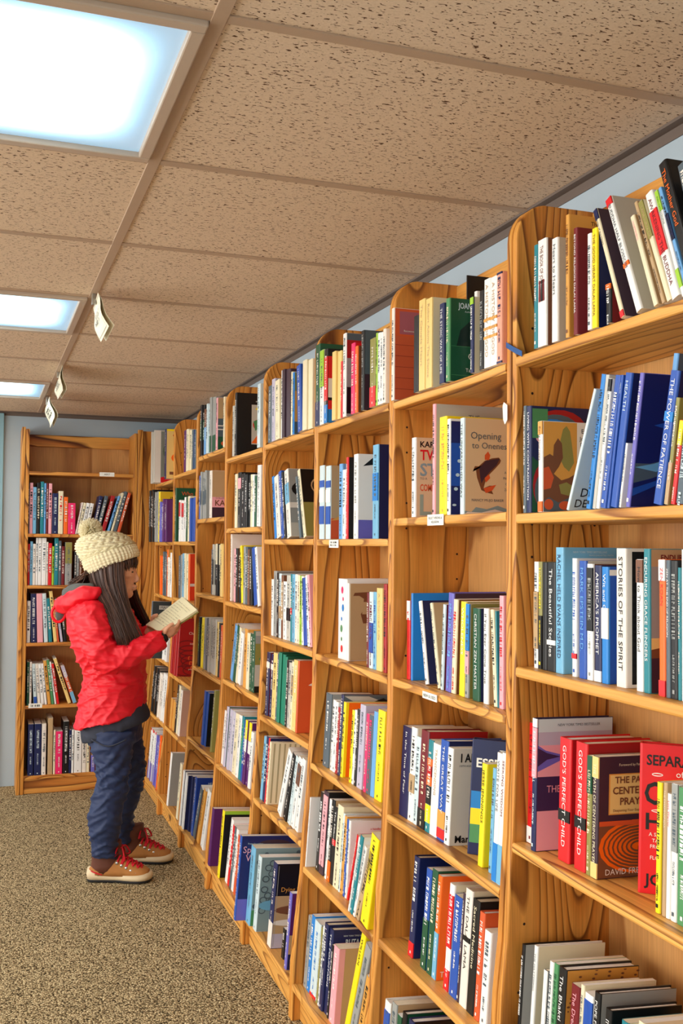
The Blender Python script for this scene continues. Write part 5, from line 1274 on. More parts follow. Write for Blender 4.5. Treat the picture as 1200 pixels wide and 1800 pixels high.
LABELS = {}
def shelf_phrase(un, row):
    if un == 'B': return SH_NAME[row - 1 + (1 if row < 5 else 0)] + ' shelf, back-wall bookcase'
    return '%s shelf, %s bookcase' % (SH_NAME[row - 1], ORD[un + 1])
rows = []
for ln in BOOKS.strip().split('\n'):
    w_ = ln.split()
    un = w_[0] if w_[0] == 'B' else int(w_[0])
    o = {}
    for t in w_[10:]:
        if '=' in t: a, b_ = t.split('=', 1); o[a] = b_
        else: o[t] = 1
    rows.append([un, int(w_[1]), int(w_[2])] + [float(x) for x in w_[3:8]] + [w_[8], int(w_[9]), o])
shelf_lists = {}
for r_ in rows: shelf_lists.setdefault((r_[0], r_[1]), []).append(r_)
NTH = ['', 'first', 'second', 'third', 'fourth', 'fifth', 'sixth', 'seventh', 'eighth', 'ninth', 'tenth', 'eleventh', 'twelfth', 'thirteenth', 'fourteenth', 'fifteenth', 'sixteenth', 'seventeenth', 'eighteenth', 'nineteenth', 'twentieth', 'twenty-first', 'twenty-second', 'twenty-third', 'twenty-fourth']
def desc(r_):
    un, row, od, s0, th, h, ins, lean, c, keep, o = r_
    a = []
    if h > .246: a.append('tall')
    elif h < .185: a.append('short')
    if th > .034: a.append('thick')
    elif th < .011: a.append('thin')
    a.append(PAL[c][0]); a.append('book')
    if abs(lean) > .05 and 'rz' not in o: a.append('leaning ' + ('right' if lean > 0 else 'left'))
    return ' '.join(a)
cands = {}
for key, L in shelf_lists.items():
    for i, r_ in enumerate(L):
        nb = []
        if i > 0: nb.append(PAL[L[i - 1][8]][0])
        if i < len(L) - 1: nb.append(PAL[L[i + 1][8]][0])
        ph = shelf_phrase(r_[0], r_[1])
        base = desc(r_)
        c = []
        if r_[10].get('id') and DESC.get(r_[10]['id']): c.append(DESC[r_[10]['id']] + ', ' + ph)
        c.append(base + ', ' + ph)
        if len(nb) == 2: c.append(base + ' between ' + nb[0] + ' and ' + nb[1] + ', ' + ph)
        elif nb: c.append(base + ' at the %s end, ' % ('left' if i == 0 else 'right') + ph)
        c.append(desc(r_) + ', %s from the left, ' % NTH[i + 1] + ph)
        cands[id(r_)] = c
cnt = {}
for c in cands.values():
    for x in set(c): cnt[x] = cnt.get(x, 0) + 1
def label_of(r_):
    for x in cands[id(r_)]:
        if cnt[x] == 1 and len(x.split()) <= 16: return x
    return cands[id(r_)][-1]

M_PRINT = {}
stuff = {}
for r_ in rows:
    un, row, od, s0, th, h, ins, lean, c, keep, o = r_
    hz = SHELVES[un][row - 1]
    rn = random.Random(hash((row, od)) % 1000 + int(s0 * 1000))
    if un == 'B':
        base = Vector((s0, BF + ins, hz + .0006)); R = Matrix(((0, -1, 0), (1, 0, 0), (0, 0, 1)))
        avail = .2
    else:
        al = tilt(hz)
        xa = Vector((math.cos(al), 0, -math.sin(al))); za = Vector((math.sin(al), 0, math.cos(al)))
        base = Vector((front_x(hz), 0, hz)) + xa * ins + Vector((0, -s0, 0)) + za * .0006
        R = Matrix(((xa.x, 0, za.x), (xa.y, 1, za.y), (xa.z, 0, za.z)))
        avail = (BX - .014 - front_x(hz)) - ins - .004 - math.sin(al) * h
    D = min(avail, h * rn.uniform(.62, .70))
    if 'dp' in o: D = float(o['dp']) / 1000
    if o.get('id') in ('spirit', 'metal', 'marti', 'folc', 'art', 'the'): D = min(avail, h * .76)
    ph = lean
    Mx = Matrix.Translation(base) @ R.to_4x4()
    if ph > 0: Mx = Mx @ Matrix.Translation((0, 0, th * math.sin(ph)))
    Mx = Mx @ Matrix.Rotation(ph, 4, 'X')
    if 'rz' in o: Mx = Mx @ Matrix.Rotation(-math.radians(float(o['rz'])), 4, 'Z')
    hard = 'H' in o
    (v, f), (pv, pf), ctk = book_geo(th, h, D, hard)
    cn = o.get('n', c)
    T = o.get('T') or ('I' if c in DARK or c in 'rohqEz' else 'k' if c in 'yYlOpDsS' else 'x')
    bands = []
    if 'b' in o:
        for s_ in o['b'].split(';'):
            q = s_.split(':')
            bands.append((q[0], float(q[1]), float(q[2])))
    if not keep:
        key = 'back' if un == 'B' else 'run'
        g = stuff.setdefault(key, {'mb': MB(), 'mats': [], 'mi': {}})
        def sl(cc):
            if cc not in g['mi']: g['mi'][cc] = len(g['mats']); g['mats'].append(M_PAGEW if cc == '#' else pm(cc))
            return g['mi'][cc]
        W = [tuple(Mx @ Vector(q)) for q in v]
        fi = len(v)
        for q in f:
            near = all(abs(v[i][1] + th) < 1e-6 for i in q)
            g['mb'].add([], [], 0)
        n0 = len(g['mb'].v); g['mb'].v += W
        for q in f:
            near = all(abs(v[i][1] + th) < 1e-6 for i in q)
            g['mb'].f.append(tuple(i + n0 for i in q)); g['mb'].m.append(sl(cn if near else c))
        n0 = len(g['mb'].v); g['mb'].v += [tuple(Mx @ Vector(q)) for q in pv]
        for q in pf: g['mb'].f.append(tuple(i + n0 for i in q)); g['mb'].m.append(sl('#'))
        for (bc, z0, z1) in bands:
            pts = [(-.0003, -th * .97, h * z0 + .0005), (-.0003, -th * .03, h * z0 + .0005), (-.0003, -th * .03, h * z1 - .0005), (-.0003, -th * .97, h * z1 - .0005)]
            g['mb'].add([Mx @ Vector(q) for q in pts], [(0, 1, 2, 3)], sl(bc))
        if o.get('m') != '-':
            q_, L_ = glyphs(rn, 12)
            ln_ = h * .6; k_ = ln_ / L_; hh = min(th * .5, .012)
            for (a0, b0, a1, b1) in q_:
                pts = [(-.0005, -th / 2 + (b0 - .5) * -hh * -1, h * .88 - a0 * k_), (-.0005, -th / 2 + (b0 - .5) * hh, h * .88 - a1 * k_), (-.0005, -th / 2 + (b1 - .5) * hh, h * .88 - a1 * k_), (-.0005, -th / 2 + (b1 - .5) * hh, h * .88 - a0 * k_)]
                g['mb'].add([Mx @ Vector(q) for q in pts], [(0, 1, 2, 3)], sl(T))
        continue
    root = empty('book', matrix=Mx)
    tag(root, label_of(r_), 'book', 'books on the back-wall bookcase' if un == 'B' else 'books on the long run of bookcases')
    mi = []
    for q in f: mi.append(1 if all(abs(v[i][1] + th) < 1e-6 for i in q) else 0)
    o_ = mesh_obj('cover', v, f, [pm(c), pm(cn)], root, mi)
    mesh_obj('page_block', pv, pf, M_PAGEW if rn.random() < .55 else M_PAGE, root)
    for (bc, z0, z1) in bands:
        m = MB(); m.box(-.00035, .002, -th * .985, -th * .015, h * z0 + .0006, h * z1 - .0006)
        m.build('spine_band', pm(bc), root)
    # spine lettering
    mk = o.get('m', '')
    if mk != '-' and th > .0045:
        m = MB()
        if 't' in o:
            s = o['t'].replace('_', ' ')
            vv, ff, (a0, a1, b0, b1) = text_mesh(s)
            run = h * (.82 if len(s) > 12 else .5)
            cap = min(th * .42, .0112)
            sy = cap / .72; sx = run / (a1 - a0)
            if sx > sy * 1.25: sx = sy * 1.25
            st = h * .94
            if o.get('id') == 'joy': sx = h * .34 / (a1 - a0)
            m.add([(-.0008, th * -.5 - (q[1] - .36) * sy, st - (q[0] - a0) * sx) for q in vv], ff)
        else:
            top_ = h * rn.uniform(.86, .95)
            for (part, cap) in ((rn.uniform(.38, .55), min(th * .5, .013)), (rn.uniform(.15, .25), min(th * .32, .007))):
                q_, L_ = glyphs(rn, int(part * h / (cap * .62)) + 2)
                k_ = part * h / L_
                for (a0, b0, a1, b1) in q_:
                    y0, y1 = -th / 2 + (b0 - .5) * -cap, -th / 2 + (b1 - .5) * -cap
                    m.add([(-.0008, y0, top_ - a0 * k_), (-.0008, y1, top_ - a0 * k_), (-.0008, y1, top_ - a1 * k_), (-.0008, y0, top_ - a1 * k_)], [(0, 1, 2, 3)])
                top_ -= part * h + .02
            if th > .01: m.add([(-.0008, -th * .5 + .0025, .008), (-.0008, -th * .5 - .0025, .008), (-.0008, -th * .5 - .0025, .014), (-.0008, -th * .5 + .0025, .014)], [(0, 1, 2, 3)])
        if m.v: m.build('spine_lettering', pm(T), root)
    if o.get('id') == 'joy':
        m = MB()
        for (yy, c_) in ((-.3, 0), (-.55, 1), (-.72, 0)):
            z0 = h * .42; w2 = th * .12
            m.add([(-.0009, yy * th - w2, z0), (-.0009, yy * th + w2, z0), (-.0009, yy * th + w2 * .7, z0 + h * .16), (-.0009, yy * th - w2 * .7, z0 + h * .16)], [(0, 1, 2, 3)], c_)
            m.add([(-.0009, yy * th + w2 * math.cos(t), z0 + h * .18 + w2 * 1.2 * math.sin(t)) for t in [k * .785 for k in range(8)]], [tuple(range(8))], c_)
        m.build('spine_figures', [pm('m'), pm('k')], root)
    if o.get('id') == 'dots':
        m = MB(); mats_ = [pm(c_) for c_ in 'hSEr']
        for i, zf in enumerate((.86, .64, .38, .13, .75, .5, .25)):
            rr = .009 if i < 4 else .005
            m.add([(-.0009, -th * (.5 + .1 * math.sin(i * 2)) + rr * math.cos(t), h * zf + rr * 1.2 * math.sin(t)) for t in [k * .5236 for k in range(12)]], [tuple(range(12))], i % 4)
        m.build('spine_dots', mats_, root)
    if o.get('id') in ART: cover_art(ART[o['id']], D, h, -th, root)
for key, g in stuff.items():
    if key == 'run':
        bo = g
mg = MB(); mats = []; ix = {}
for key, g in stuff.items():
    n0 = len(mg.v); mg.v += g['mb'].v; mg.f += [tuple(i + n0 for i in q) for q in g['mb'].f]
    for mm in g['mb'].m:
        m_ = g['mats'][mm]
        if m_.name not in ix: ix[m_.name] = len(mats); mats.append(m_)
        mg.m.append(ix[m_.name])
if mg.v:
    so = mg.build('distant_books', mats)
    tag(so, 'small distant books filling the far bookcases and the back-wall bookcase', 'books', kind='stuff')

# ================================================================ SMALL THINGS ON THE SHELVES AND CEILING
M_CARD = plain('white_card', (.93, .93, .90), .6, .03)
M_INK = plain('dark_ink', (.16, .17, .18), .6, .03)
M_TAPE = plain('blue_tape', (.06, .30, .55), .45, .05)
def shelf_tag(p0, p1, lines, label, back=False):
    """a card on the shelf's front edge; p0 upper left, p1 lower right as seen"""
    if back: o0 = Vector((p0[0], BF + .001, p0[2])); ax = Vector((1, 0, 0)); wd = p1[0] - p0[0]; nrm = Vector((0, -1, 0))
    else: o0 = Vector((front_x(p0[2]) - .0026, p0[1], p0[2])); ax = Vector((0, -1, 0)); wd = p0[1] - p1[1]; nrm = Vector((-1, 0, 0))
    ht = p0[2] - p1[2]
    R = Matrix(((ax.x, -nrm.x, 0), (ax.y, -nrm.y, 0), (0, 0, 1))).to_4x4()
    r = empty('shelf_tag', matrix=Matrix.Translation(o0 + Vector((0, 0, -ht))) @ R)
    tag(r, label, 'shelf tag', 'tags on the shelf edges')
    m = MB(); m.box(0, wd, -.0012, .0008, 0, ht, c=.0004); m.build('card', M_CARD, r)
    m = MB()
    n = len(lines)
    for i, s in enumerate(lines):
        lh = ht * .72 / n * .62
        zc = ht * (.86 - (i + .5) * .72 / n) - lh / 2
        if s == '#':
            q_, L_ = glyphs(random.Random(i + 5), 9)
            k_ = wd * .7 / L_
            for (a0, b0, a1, b1) in q_: m.add([(wd * .15 + a0 * k_, -.0016, zc + b0 * lh), (wd * .15 + a1 * k_, -.0016, zc + b0 * lh), (wd * .15 + a1 * k_, -.0016, zc + b1 * lh), (wd * .15 + a0 * k_, -.0016, zc + b1 * lh)], [(0, 1, 2, 3)])
        else:
            v, f, (a0, a1, b0, b1) = text_mesh(s)
            sx = min(wd * .84 / (a1 - a0), lh / .72 * 1.2)
            x0 = wd / 2 - (a1 - a0) * sx / 2
            m.add([(x0 + (q[0] - a0) * sx, -.0016, zc + q[1] * lh / .72) for q in v], f)
    m.build('lettering', M_INK, r)
shelf_tag((0.9780, 2.1650, 1.5081), (0.9780, 2.0785, 1.4830), ['SELECT VISIONS &', 'RELIGION'], 'white two-line tag on the second shelf edge of the second-nearest bookcase')
shelf_tag((0.9760, 2.1872, 1.1001), (0.9760, 2.1086, 1.0840), ['NEW & USED'], 'white tag reading NEW & USED on a shelf edge')
shelf_tag((0.9780, 2.8703, 1.4521), (0.9780, 2.7881, 1.4289), ['#', '#'], 'small white tag on the second shelf edge of the third-nearest bookcase')
shelf_tag((0.6561, 6.1450, 1.8569), (0.7421, 6.1450, 1.8326), ['ART'], 'white tag on the top shelf edge of the back-wall bookcase', True)
shelf_tag((0.2785, 6.1450, 0.5166), (0.3541, 6.1450, 0.4905), ['#'], 'pale tag low on the back-wall bookcase, fourth book shelf', True)

# painter's tape bridging the nearest pair of uprights, and a torn label below it
tp = MB()
a = Vector((0.9740, 1.7897, 1.8353)); c = Vector((0.9740, 1.7264, 1.8061))
d = Vector((0, 0, .0055))
n_ = 8
for i in range(n_):
    t0, t1 = i / n_, (i + 1) / n_
    q0 = a.lerp(c, t0); q1 = a.lerp(c, t1)
    q0.x -= .002 * math.sin(t0 * 3.1); q1.x -= .002 * math.sin(t1 * 3.1)
    tp.add([q0 - d, q1 - d, q1 + d, q0 + d, q0 - d + Vector((.0005, 0, 0)), q1 - d + Vector((.0005, 0, 0)), q1 + d + Vector((.0005, 0, 0)), q0 + d + Vector((.0005, 0, 0))], [(0, 1, 2, 3), (7, 6, 5, 4), (0, 4, 5, 1), (3, 2, 6, 7)])
tag(tp.build('tape_strip', M_TAPE), 'strip of blue tape across the two nearest bookcase uprights', 'tape')
tp = MB()
P = [Vector((0.9720, 1.7947, 1.7216)), Vector((0.9720, 1.7807, 1.7142)), Vector((0.9720, 1.7806, 1.6850)), Vector((0.9720, 1.7898, 1.6770)), Vector((0.9720, 1.7968, 1.6868)), Vector((0.9720, 1.7993, 1.7143))]
tp.add(P + [p + Vector((.001, 0, 0)) for p in P], [tuple(range(6)), tuple(range(11, 5, -1))] + [(i, i + 6, (i + 1) % 6 + 6, (i + 1) % 6) for i in range(6)])
tag(fix_normals(tp.build('torn_sticker', M_CARD)), 'torn white sticker on the upright below the blue tape', 'sticker')

# folded cards hanging under the main ceiling tee
M_CARDC = plain('cream_card', (.93, .91, .82), .6, .03)
M_CLIP = plain('steel_clip', (.7, .7, .68), .3, .02, metal=.8)
def hanging_sign(T0, T1, B0, B1, label, seed):
    """T0-T1 the top edge along the tee, B0-B1 the bottom edge"""
    T0, T1, B0, B1 = map(Vector, (T0, T1, B0, B1))
    o = (T0 + T1) / 2
    r = empty('hanging_sign', o)
    tag(r, label, 'sign', 'folded cards hanging from the ceiling')
    for j, push in enumerate((0, .016)):
        m = MB(); N = 6
        rows_ = []
        for i in range(N + 1):
            t = i / N
            off = Vector((push * math.sin(t * 1.5) + .006 * math.sin(t * 6 + seed), 0, push * .25 * t))
            rows_.append((T0.lerp(B0, t) + off - o, T1.lerp(B1, t) + off - o))
        th = Vector((.0008, 0, 0))
        v = []
        for (p, q) in rows_: v += [p, q, q + th, p + th]
        f = []
        for i in range(N):
            for k_ in range(4):
                f.append((i * 4 + k_, i * 4 + (k_ + 1) % 4, (i + 1) * 4 + (k_ + 1) % 4, (i + 1) * 4 + k_))
        f += [(0, 1, 2, 3), (N * 4 + 3, N * 4 + 2, N * 4 + 1, N * 4)]
        m.add(v, f); fix_normals(m.build('card', M_CARDC, r))
    # print on the face turned to the aisle
    m = MB()
    nrm = (T1 - T0).cross(B0 - T0).normalized()
    if nrm.x > 0: nrm = -nrm
    def Q(s, t): 
        off = Vector((.006 * math.sin(t * 6 + seed), 0, 0))
        return T1.lerp(T0, s).lerp(B1.lerp(B0, s), t) - o + off + nrm * .0022
    def bar(s0, t0, s1, t1): m.add([Q(s0, t0), Q(s1, t0), Q(s1, t1), Q(s0, t1)], [(0, 1, 2, 3)])
    for (s0, t0, s1, t1) in ((.06, .05, .94, .06), (.06, .94, .94, .95), (.06, .05, .07, .95), (.93, .05, .94, .95)):
        k_ = 6
        for i in range(k_): bar(s0 + (s1 - s0) * (i / k_ if s1 - s0 > .5 else 0), t0 + (t1 - t0) * (i / k_ if t1 - t0 > .5 else 0), s0 + (s1 - s0) * ((i + 1) / k_ if s1 - s0 > .5 else 1), t0 + (t1 - t0) * ((i + 1) / k_ if t1 - t0 > .5 else 1))
    rn = random.Random(seed)
    for row in range(3):
        q_, L_ = glyphs(rn, 8)
        for (a0, b0, a1, b1) in q_:
            s0, s1 = .22 + .56 * a0 / L_, .22 + .56 * a1 / L_
            t1, t0 = .42 + row * .13 - b0 * .09 + .0, .42 + row * .13 - b1 * .09
            bar(s0, t0, s1, t1)
    m.build('lettering', M_INK, r)
    m = MB()
    tc_ = (T0 + T1) / 2 - o
    m.box(-.006, .006, tc_.y - .012, tc_.y + .012, tc_.z - .012, CEIL - o.z + .0, c=.001)
    m.build('clip', M_CLIP, r)
hanging_sign((0.3220, 3.1935, 2.2072), (0.3220, 3.3264, 2.1868), (0.3520, 3.1410, 2.0951), (0.3520, 3.3590, 2.0872), 'nearest cream folded card hanging from the ceiling grid', 1)
hanging_sign((0.3220, 4.6189, 2.2219), (0.3220, 5.0070, 2.1885), (0.3260, 4.6485, 2.1109), (0.3260, 4.9705, 2.1134), 'middle cream card hanging from the ceiling, seen nearly edge-on', 2)
hanging_sign((0.3220, 5.4289, 2.1887), (0.3220, 5.8155, 2.1752), (0.3450, 5.4083, 2.0819), (0.3450, 5.7676, 2.0647), 'farthest cream card, hanging above the back-wall bookcase', 3)

# ================================================================ THE WOMAN READING
PO = Vector((.60, 4.56, 0))
PS, PW = va.copy(), vb.copy()          # PS: where she faces, PW: away from the aisle side
PM4 = Matrix(((PS.x, PW.x, 0, PO.x), (PS.y, PW.y, 0, PO.y), (0, 0, 1, 0), (0, 0, 0, 1)))
person = empty('person', matrix=PM4)
tag(person, 'person in cream pompom beanie and red jacket reading an open book', 'person')
def ring_mesh(secs, n=28, cap=True):
    """secs: (centre, axis u half-vector, axis v half-vector, power)"""
    v = []
    for (c, a, b_, p) in secs:
        for i in range(n):
            t = 2 * math.pi * i / n
            cs, sn = math.cos(t), math.sin(t)
            k_ = (abs(cs) ** p + abs(sn) ** p) ** (-1 / p)
            v.append(c + a * (cs * k_) + b_ * (sn * k_))
    f = []
    for j in range(len(secs) - 1):
        for i in range(n):
            f.append((j * n + i, j * n + (i + 1) % n, (j + 1) * n + (i + 1) % n, (j + 1) * n + i))
    if cap:
        f.append(tuple(reversed(range(n)))); f.append(tuple(range((len(secs) - 1) * n, len(secs) * n)))
    return v, f
def catmull(P, m=5):
    out = []
    Q = [P[0]] + P + [P[-1]]
    for i in range(1, len(Q) - 2):
        for k_ in range(m):
            t = k_ / m
            out.append(tuple(.5 * (2 * b_ + (c - a) * t + (2 * a - 5 * b_ + 4 * c - d) * t * t + (-a + 3 * b_ - 3 * c + d) * t ** 3)
                             for a, b_, c, d in zip(Q[i - 1], Q[i], Q[i + 1], Q[i + 2])))
    out.append(tuple(P[-1]))
    return out
def tube(P, n=16, flat=1.0, m=4, smooth=True):
    """P: (s, w, z, r) points; flat scales the radius across w"""
    if smooth and len(P) > 2: P = catmull([tuple(p) for p in P], m)
    secs = []
    for i, p in enumerate(P):
        a = Vector(P[max(0, i - 1)][:3]); c = Vector(P[min(len(P) - 1, i + 1)][:3])
        t = (c - a).normalized()
        u = t.cross(Vector((0, 1, 0)))
        if u.length < .1: u = t.cross(Vector((0, 0, 1)))
        u.normalize(); v_ = u.cross(t).normalized()
        secs.append((Vector(p[:3]), u * p[3], v_ * p[3] * flat, 2))
    return ring_mesh(secs, n)
def ball(c, r, n=16):
    c = Vector(c); rx, ry, rz = r if isinstance(r, tuple) else (r, r, r)
    secs = []
    for i in range(9):
        a = math.pi * (i + .02) / 8.04
        secs.append((c + Vector((0, 0, -rz * math.cos(a))), Vector((rx * max(.02, math.sin(a)), 0, 0)), Vector((0, ry * max(.02, math.sin(a)), 0)), 2))
    return ring_mesh(secs, n)
def lr_rings(L, p=2.3, m=4):
    """rings given by a left point, a right point (s, z) and a half width"""
    L = catmull(L, m)
    secs = []
    for (s0, z0, s1, z1, hw, wc) in L:
        c = Vector(((s0 + s1) / 2, wc, (z0 + z1) / 2))
        secs.append((c, Vector(((s1 - s0) / 2, 0, (z1 - z0) / 2)), Vector((0, hw, 0)), p))
    return secs
def merge(name, parts, voxel, mat, parent, disp=None, smooth=2):
    """union the overlapping solids of one continuous surface"""
    m = MB()
    for v, f in parts: m.add(v, f)
    o = m.build(name, mat, None)
    fix_normals(o)
    md = o.modifiers.new('union', 'REMESH'); md.mode = 'VOXEL'; md.voxel_size = voxel
    if smooth: sm = o.modifiers.new('soften', 'SMOOTH'); sm.iterations = smooth; sm.factor = .6
    dg = bpy.context.evaluated_depsgraph_get(); dg.update()
    me = bpy.data.meshes.new_from_object(o.evaluated_get(dg))
    old = o.data; o.modifiers.clear(); o.data = me; bpy.data.meshes.remove(old)
    me.name = name
    if disp:
        ns = [v.normal.copy() for v in me.vertices]
        for v, n in zip(me.vertices, ns): v.co = v.co + n * disp(v.co, n)
    me.polygons.foreach_set('use_smooth', [True] * len(me.polygons))
    if not me.materials: me.materials.append(mat)
    me.update()
    o.parent = parent
    return o
def fold(p, fs, fw, fz, amp, off=0.0, sharp=1.5):
    n = noise.noise(Vector((p.x * fs + off, p.y * fw + off * 1.7, p.z * fz)))
    r = 1 - abs(n) * 2.2
    return amp * (max(0, r) ** sharp - .35)
M_SKIN = plain('skin', (.88, .66, .53), .5, .05, 60)
M_SKIN.node_tree.nodes['Principled BSDF'].inputs['Subsurface Weight'].default_value = .08
M_SKIN.node_tree.nodes['Principled BSDF'].inputs['Subsurface Radius'].default_value = (.02, .008, .004)
M_JACKET = plain('red_shell_fabric', (.90, .07, .16), .5, .07, 9, spec=.45)
M_JDARK = plain('grey_hood_lining', (.36, .37, .36), .8, .1, 60)
M_TROUS = plain('navy_fabric', (.15, .205, .345), .6, .12, 12, spec=.35)
M_SHIRT = plain('slate_shirt', (.20, .22, .28), .8, .08, 40)
M_HAIR = plain('dark_brown_hair', (.26, .165, .13), .42, .3, 90, spec=.5)
M_HAIR2 = plain('brown_hair_light', (.40, .27, .21), .42, .3, 90, spec=.5)
M_KNIT = plain('cream_wool', (.90, .86, .72), .95, .10, 200, bump=.5, spec=.1)
M_LEATH = plain('tan_suede', (.68, .46, .25), .75, .16, 40, bump=.3, spec=.2)
M_LEATHD = plain('brown_leather', (.38, .21, .15), .6, .16, 40, bump=.3)
M_SOLE = plain('cream_midsole', (.86, .78, .64), .6, .06, 30)
M_RUB = plain('black_rubber', (.10, .10, .11), .6, .1, 30)
M_LACE = plain('red_lace', (.78, .06, .14), .7, .2, 200)
M_EYE = plain('steel_eyelet', (.80, .80, .78), .25, .02, metal=.9)
M_DARK = plain('watch_black', (.06, .07, .08), .35, .05)

# body, one continuous surface
def finger(P, r): return tube([(*p, r * (1 - .07 * i)) for i, p in enumerate(P)], n=10, m=3)
hd = Vector((-0.046, 0, 1.3053))
body = [
 ball(hd + Vector((-.002, 0, .015)), (.092, .076, .098)), ball(hd + Vector((.035, .0, -.045)), (.052, .055, .062)), ball(hd + Vector((.060, .002, -.088)), (.026, .028, .022)),
 ball(hd + Vector((.048, .0, .01)), (.050, .062, .055)),
 tube([(*(hd + Vector((.088, .002, .012))), .009), (*(hd + Vector((.098, .003, -.012))), .009), (*(hd + Vector((.103, .003, -.026))), .0098), (*(hd + Vector((.092, .003, -.034))), .010)], n=10),
 ball(hd + Vector((.092, .003, -.056)), (.012, .022, .007)), ball(hd + Vector((.089, .003, -.067)), (.012, .019, .007)),
 ball(hd + Vector((.076, -.028, .012)), (.016, .016, .010)), ball(hd + Vector((.076, .034, .012)), (.016, .016, .010)),
 ball(hd + Vector((-.005, -.078, -.008)), (.018, .008, .030)), ball(hd + Vector((-.005, .078, -.008)), (.018, .008, .030)),
 tube([(*(hd + Vector((-.02, 0, -.06))), .052), (*(-0.0868, 0, 1.1952), .052), (*(-0.0933, 0, 1.1378), .07)], n=18),
 ring_mesh(lr_rings([(*(-0.1689, 1.1746), *(-0.0316, 1.1807), .12, 0), (*(-0.1878, 1.1122), *(0.0017, 1.1262), .155, 0), (*(-0.1606, 0.9756), *(0.0286, 1.002), .13, 0), (*(-0.139, 0.8764), *(0.0401, 0.8978), .12, 0), (*(-0.1491, 0.7277), *(0.052, 0.7664), .15, 0), (*(-0.1273, 0.6165), *(0.0439, 0.6426), .145, 0)])),
 tube([(*(-0.0874, -0.13, 1.1438), .05), (*(-0.0633, -0.185, 1.0616), .045), (*(-0.0197, -0.2, 0.9422), .038), (*(0.059, -0.18, 0.9715), .036), (*(0.1403, -0.145, 1.0214), .030), (*(0.1952, -0.115, 1.0433), .024)]),
 tube([(*(-0.1235, 0.13, 1.1267), .05), (*(-0.1077, 0.18, 1.0304), .045), (*(-0.0231, 0.18, 0.9277), .038), (*(0.0641, 0.1, 0.9979), .030), (*(0.1183, 0.05, 1.0583), .024)]),
 tube([(*(-0.0183, -0.08, 0.6682), .085), (*(-0.0158, -0.1, 0.4785), .062), (*(-0.0238, -0.11, 0.3604), .052), (*(-0.0432, -0.112, 0.2409), .040), (*(-0.0411, -0.104, 0.1428), .026), (*(-0.0363, -0.1, 0.0841), .016)]),
 tube([(*(-0.0408, 0.08, 0.6406), .085), (*(0.0042, 0.11, 0.4334), .060), (*(-0.0112, 0.12, 0.3047), .050), (*(-0.0267, 0.13, 0.1756), .042), (*(-0.0094, 0.165, 0.0645), .026)]),
 # near hand: palm under the book's lower edge, thumb along the edge, fingers beneath
 tube([(*(0.1879, -0.115, 1.0408), .022), (*(0.2058, -0.107, 1.0548), .026), (*(0.2239, -0.1, 1.069), .024), (*(0.2352, -0.095, 1.0784), .018)], flat=.62, n=14),
 finger([(0.2001, -0.13, 1.0543), (0.2108, -0.138, 1.0744), (0.2248, -0.136, 1.0888), (0.2403, -0.128, 1.098)], .0105),
 finger([(0.2321, -0.105, 1.067), (0.2442, -0.09, 1.0781), (0.2527, -0.068, 1.0935), (0.2513, -0.045, 1.1066)], .0088),
 finger([(0.2311, -0.098, 1.0567), (0.2428, -0.08, 1.0626), (0.2509, -0.055, 1.0753), (0.2492, -0.03, 1.0906)], .0090),
 finger([(0.2226, -0.09, 1.0486), (0.234, -0.07, 1.0494), (0.2421, -0.045, 1.0597), (0.2404, -0.02, 1.0725)], .0086),
 finger([(0.212, -0.085, 1.0432), (0.221, -0.065, 1.0391), (0.2294, -0.042, 1.047), (0.2282, -0.02, 1.0575)], .0075),
 # far hand: thumb over the page edge, fingers behind the cover
 tube([(*(0.1155, 0.052, 1.0582), .022), (*(0.1298, 0.055, 1.0757), .025), (*(0.1473, 0.055, 1.0909), .022)], flat=.62, n=14),
 finger([(0.119, 0.045, 1.0763), (0.1186, 0.032, 1.0999), (0.1284, 0.018, 1.1185), (0.1477, 0.008, 1.1243)], .0100),
 finger([(0.1478, 0.066, 1.0952), (0.166, 0.062, 1.1133), (0.1834, 0.048, 1.1244)], .0088),
 finger([(0.1472, 0.07, 1.0848), (0.168, 0.066, 1.0978), (0.188, 0.052, 1.1066)], .0088),
 finger([(0.1448, 0.07, 1.0746), (0.1661, 0.064, 1.0803), (0.1864, 0.048, 1.0867)], .0084),
 finger([(0.1381, 0.066, 1.0648), (0.1573, 0.058, 1.063), (0.1751, 0.042, 1.067)], .0074),
]
merge('body', body, .0042, M_SKIN, person, smooth=1)
# eyes and brow
m = MB()
for sg in (-1, 1):
    v, f = ball(hd + Vector((.0865, sg * .030 + .003, .008)), (.006, .013, .0045)); m.add(v, f, 0)
    v, f = tube([(*(hd + Vector((.086, sg * .014 + .003, .030))), .002), (*(hd + Vector((.090, sg * .030 + .003, .034))), .003), (*(hd + Vector((.078, sg * .050 + .003, .030))), .0015)], n=6); m.add(v, f, 0)
m.build('eyes', M_DARK, person, smooth=True)

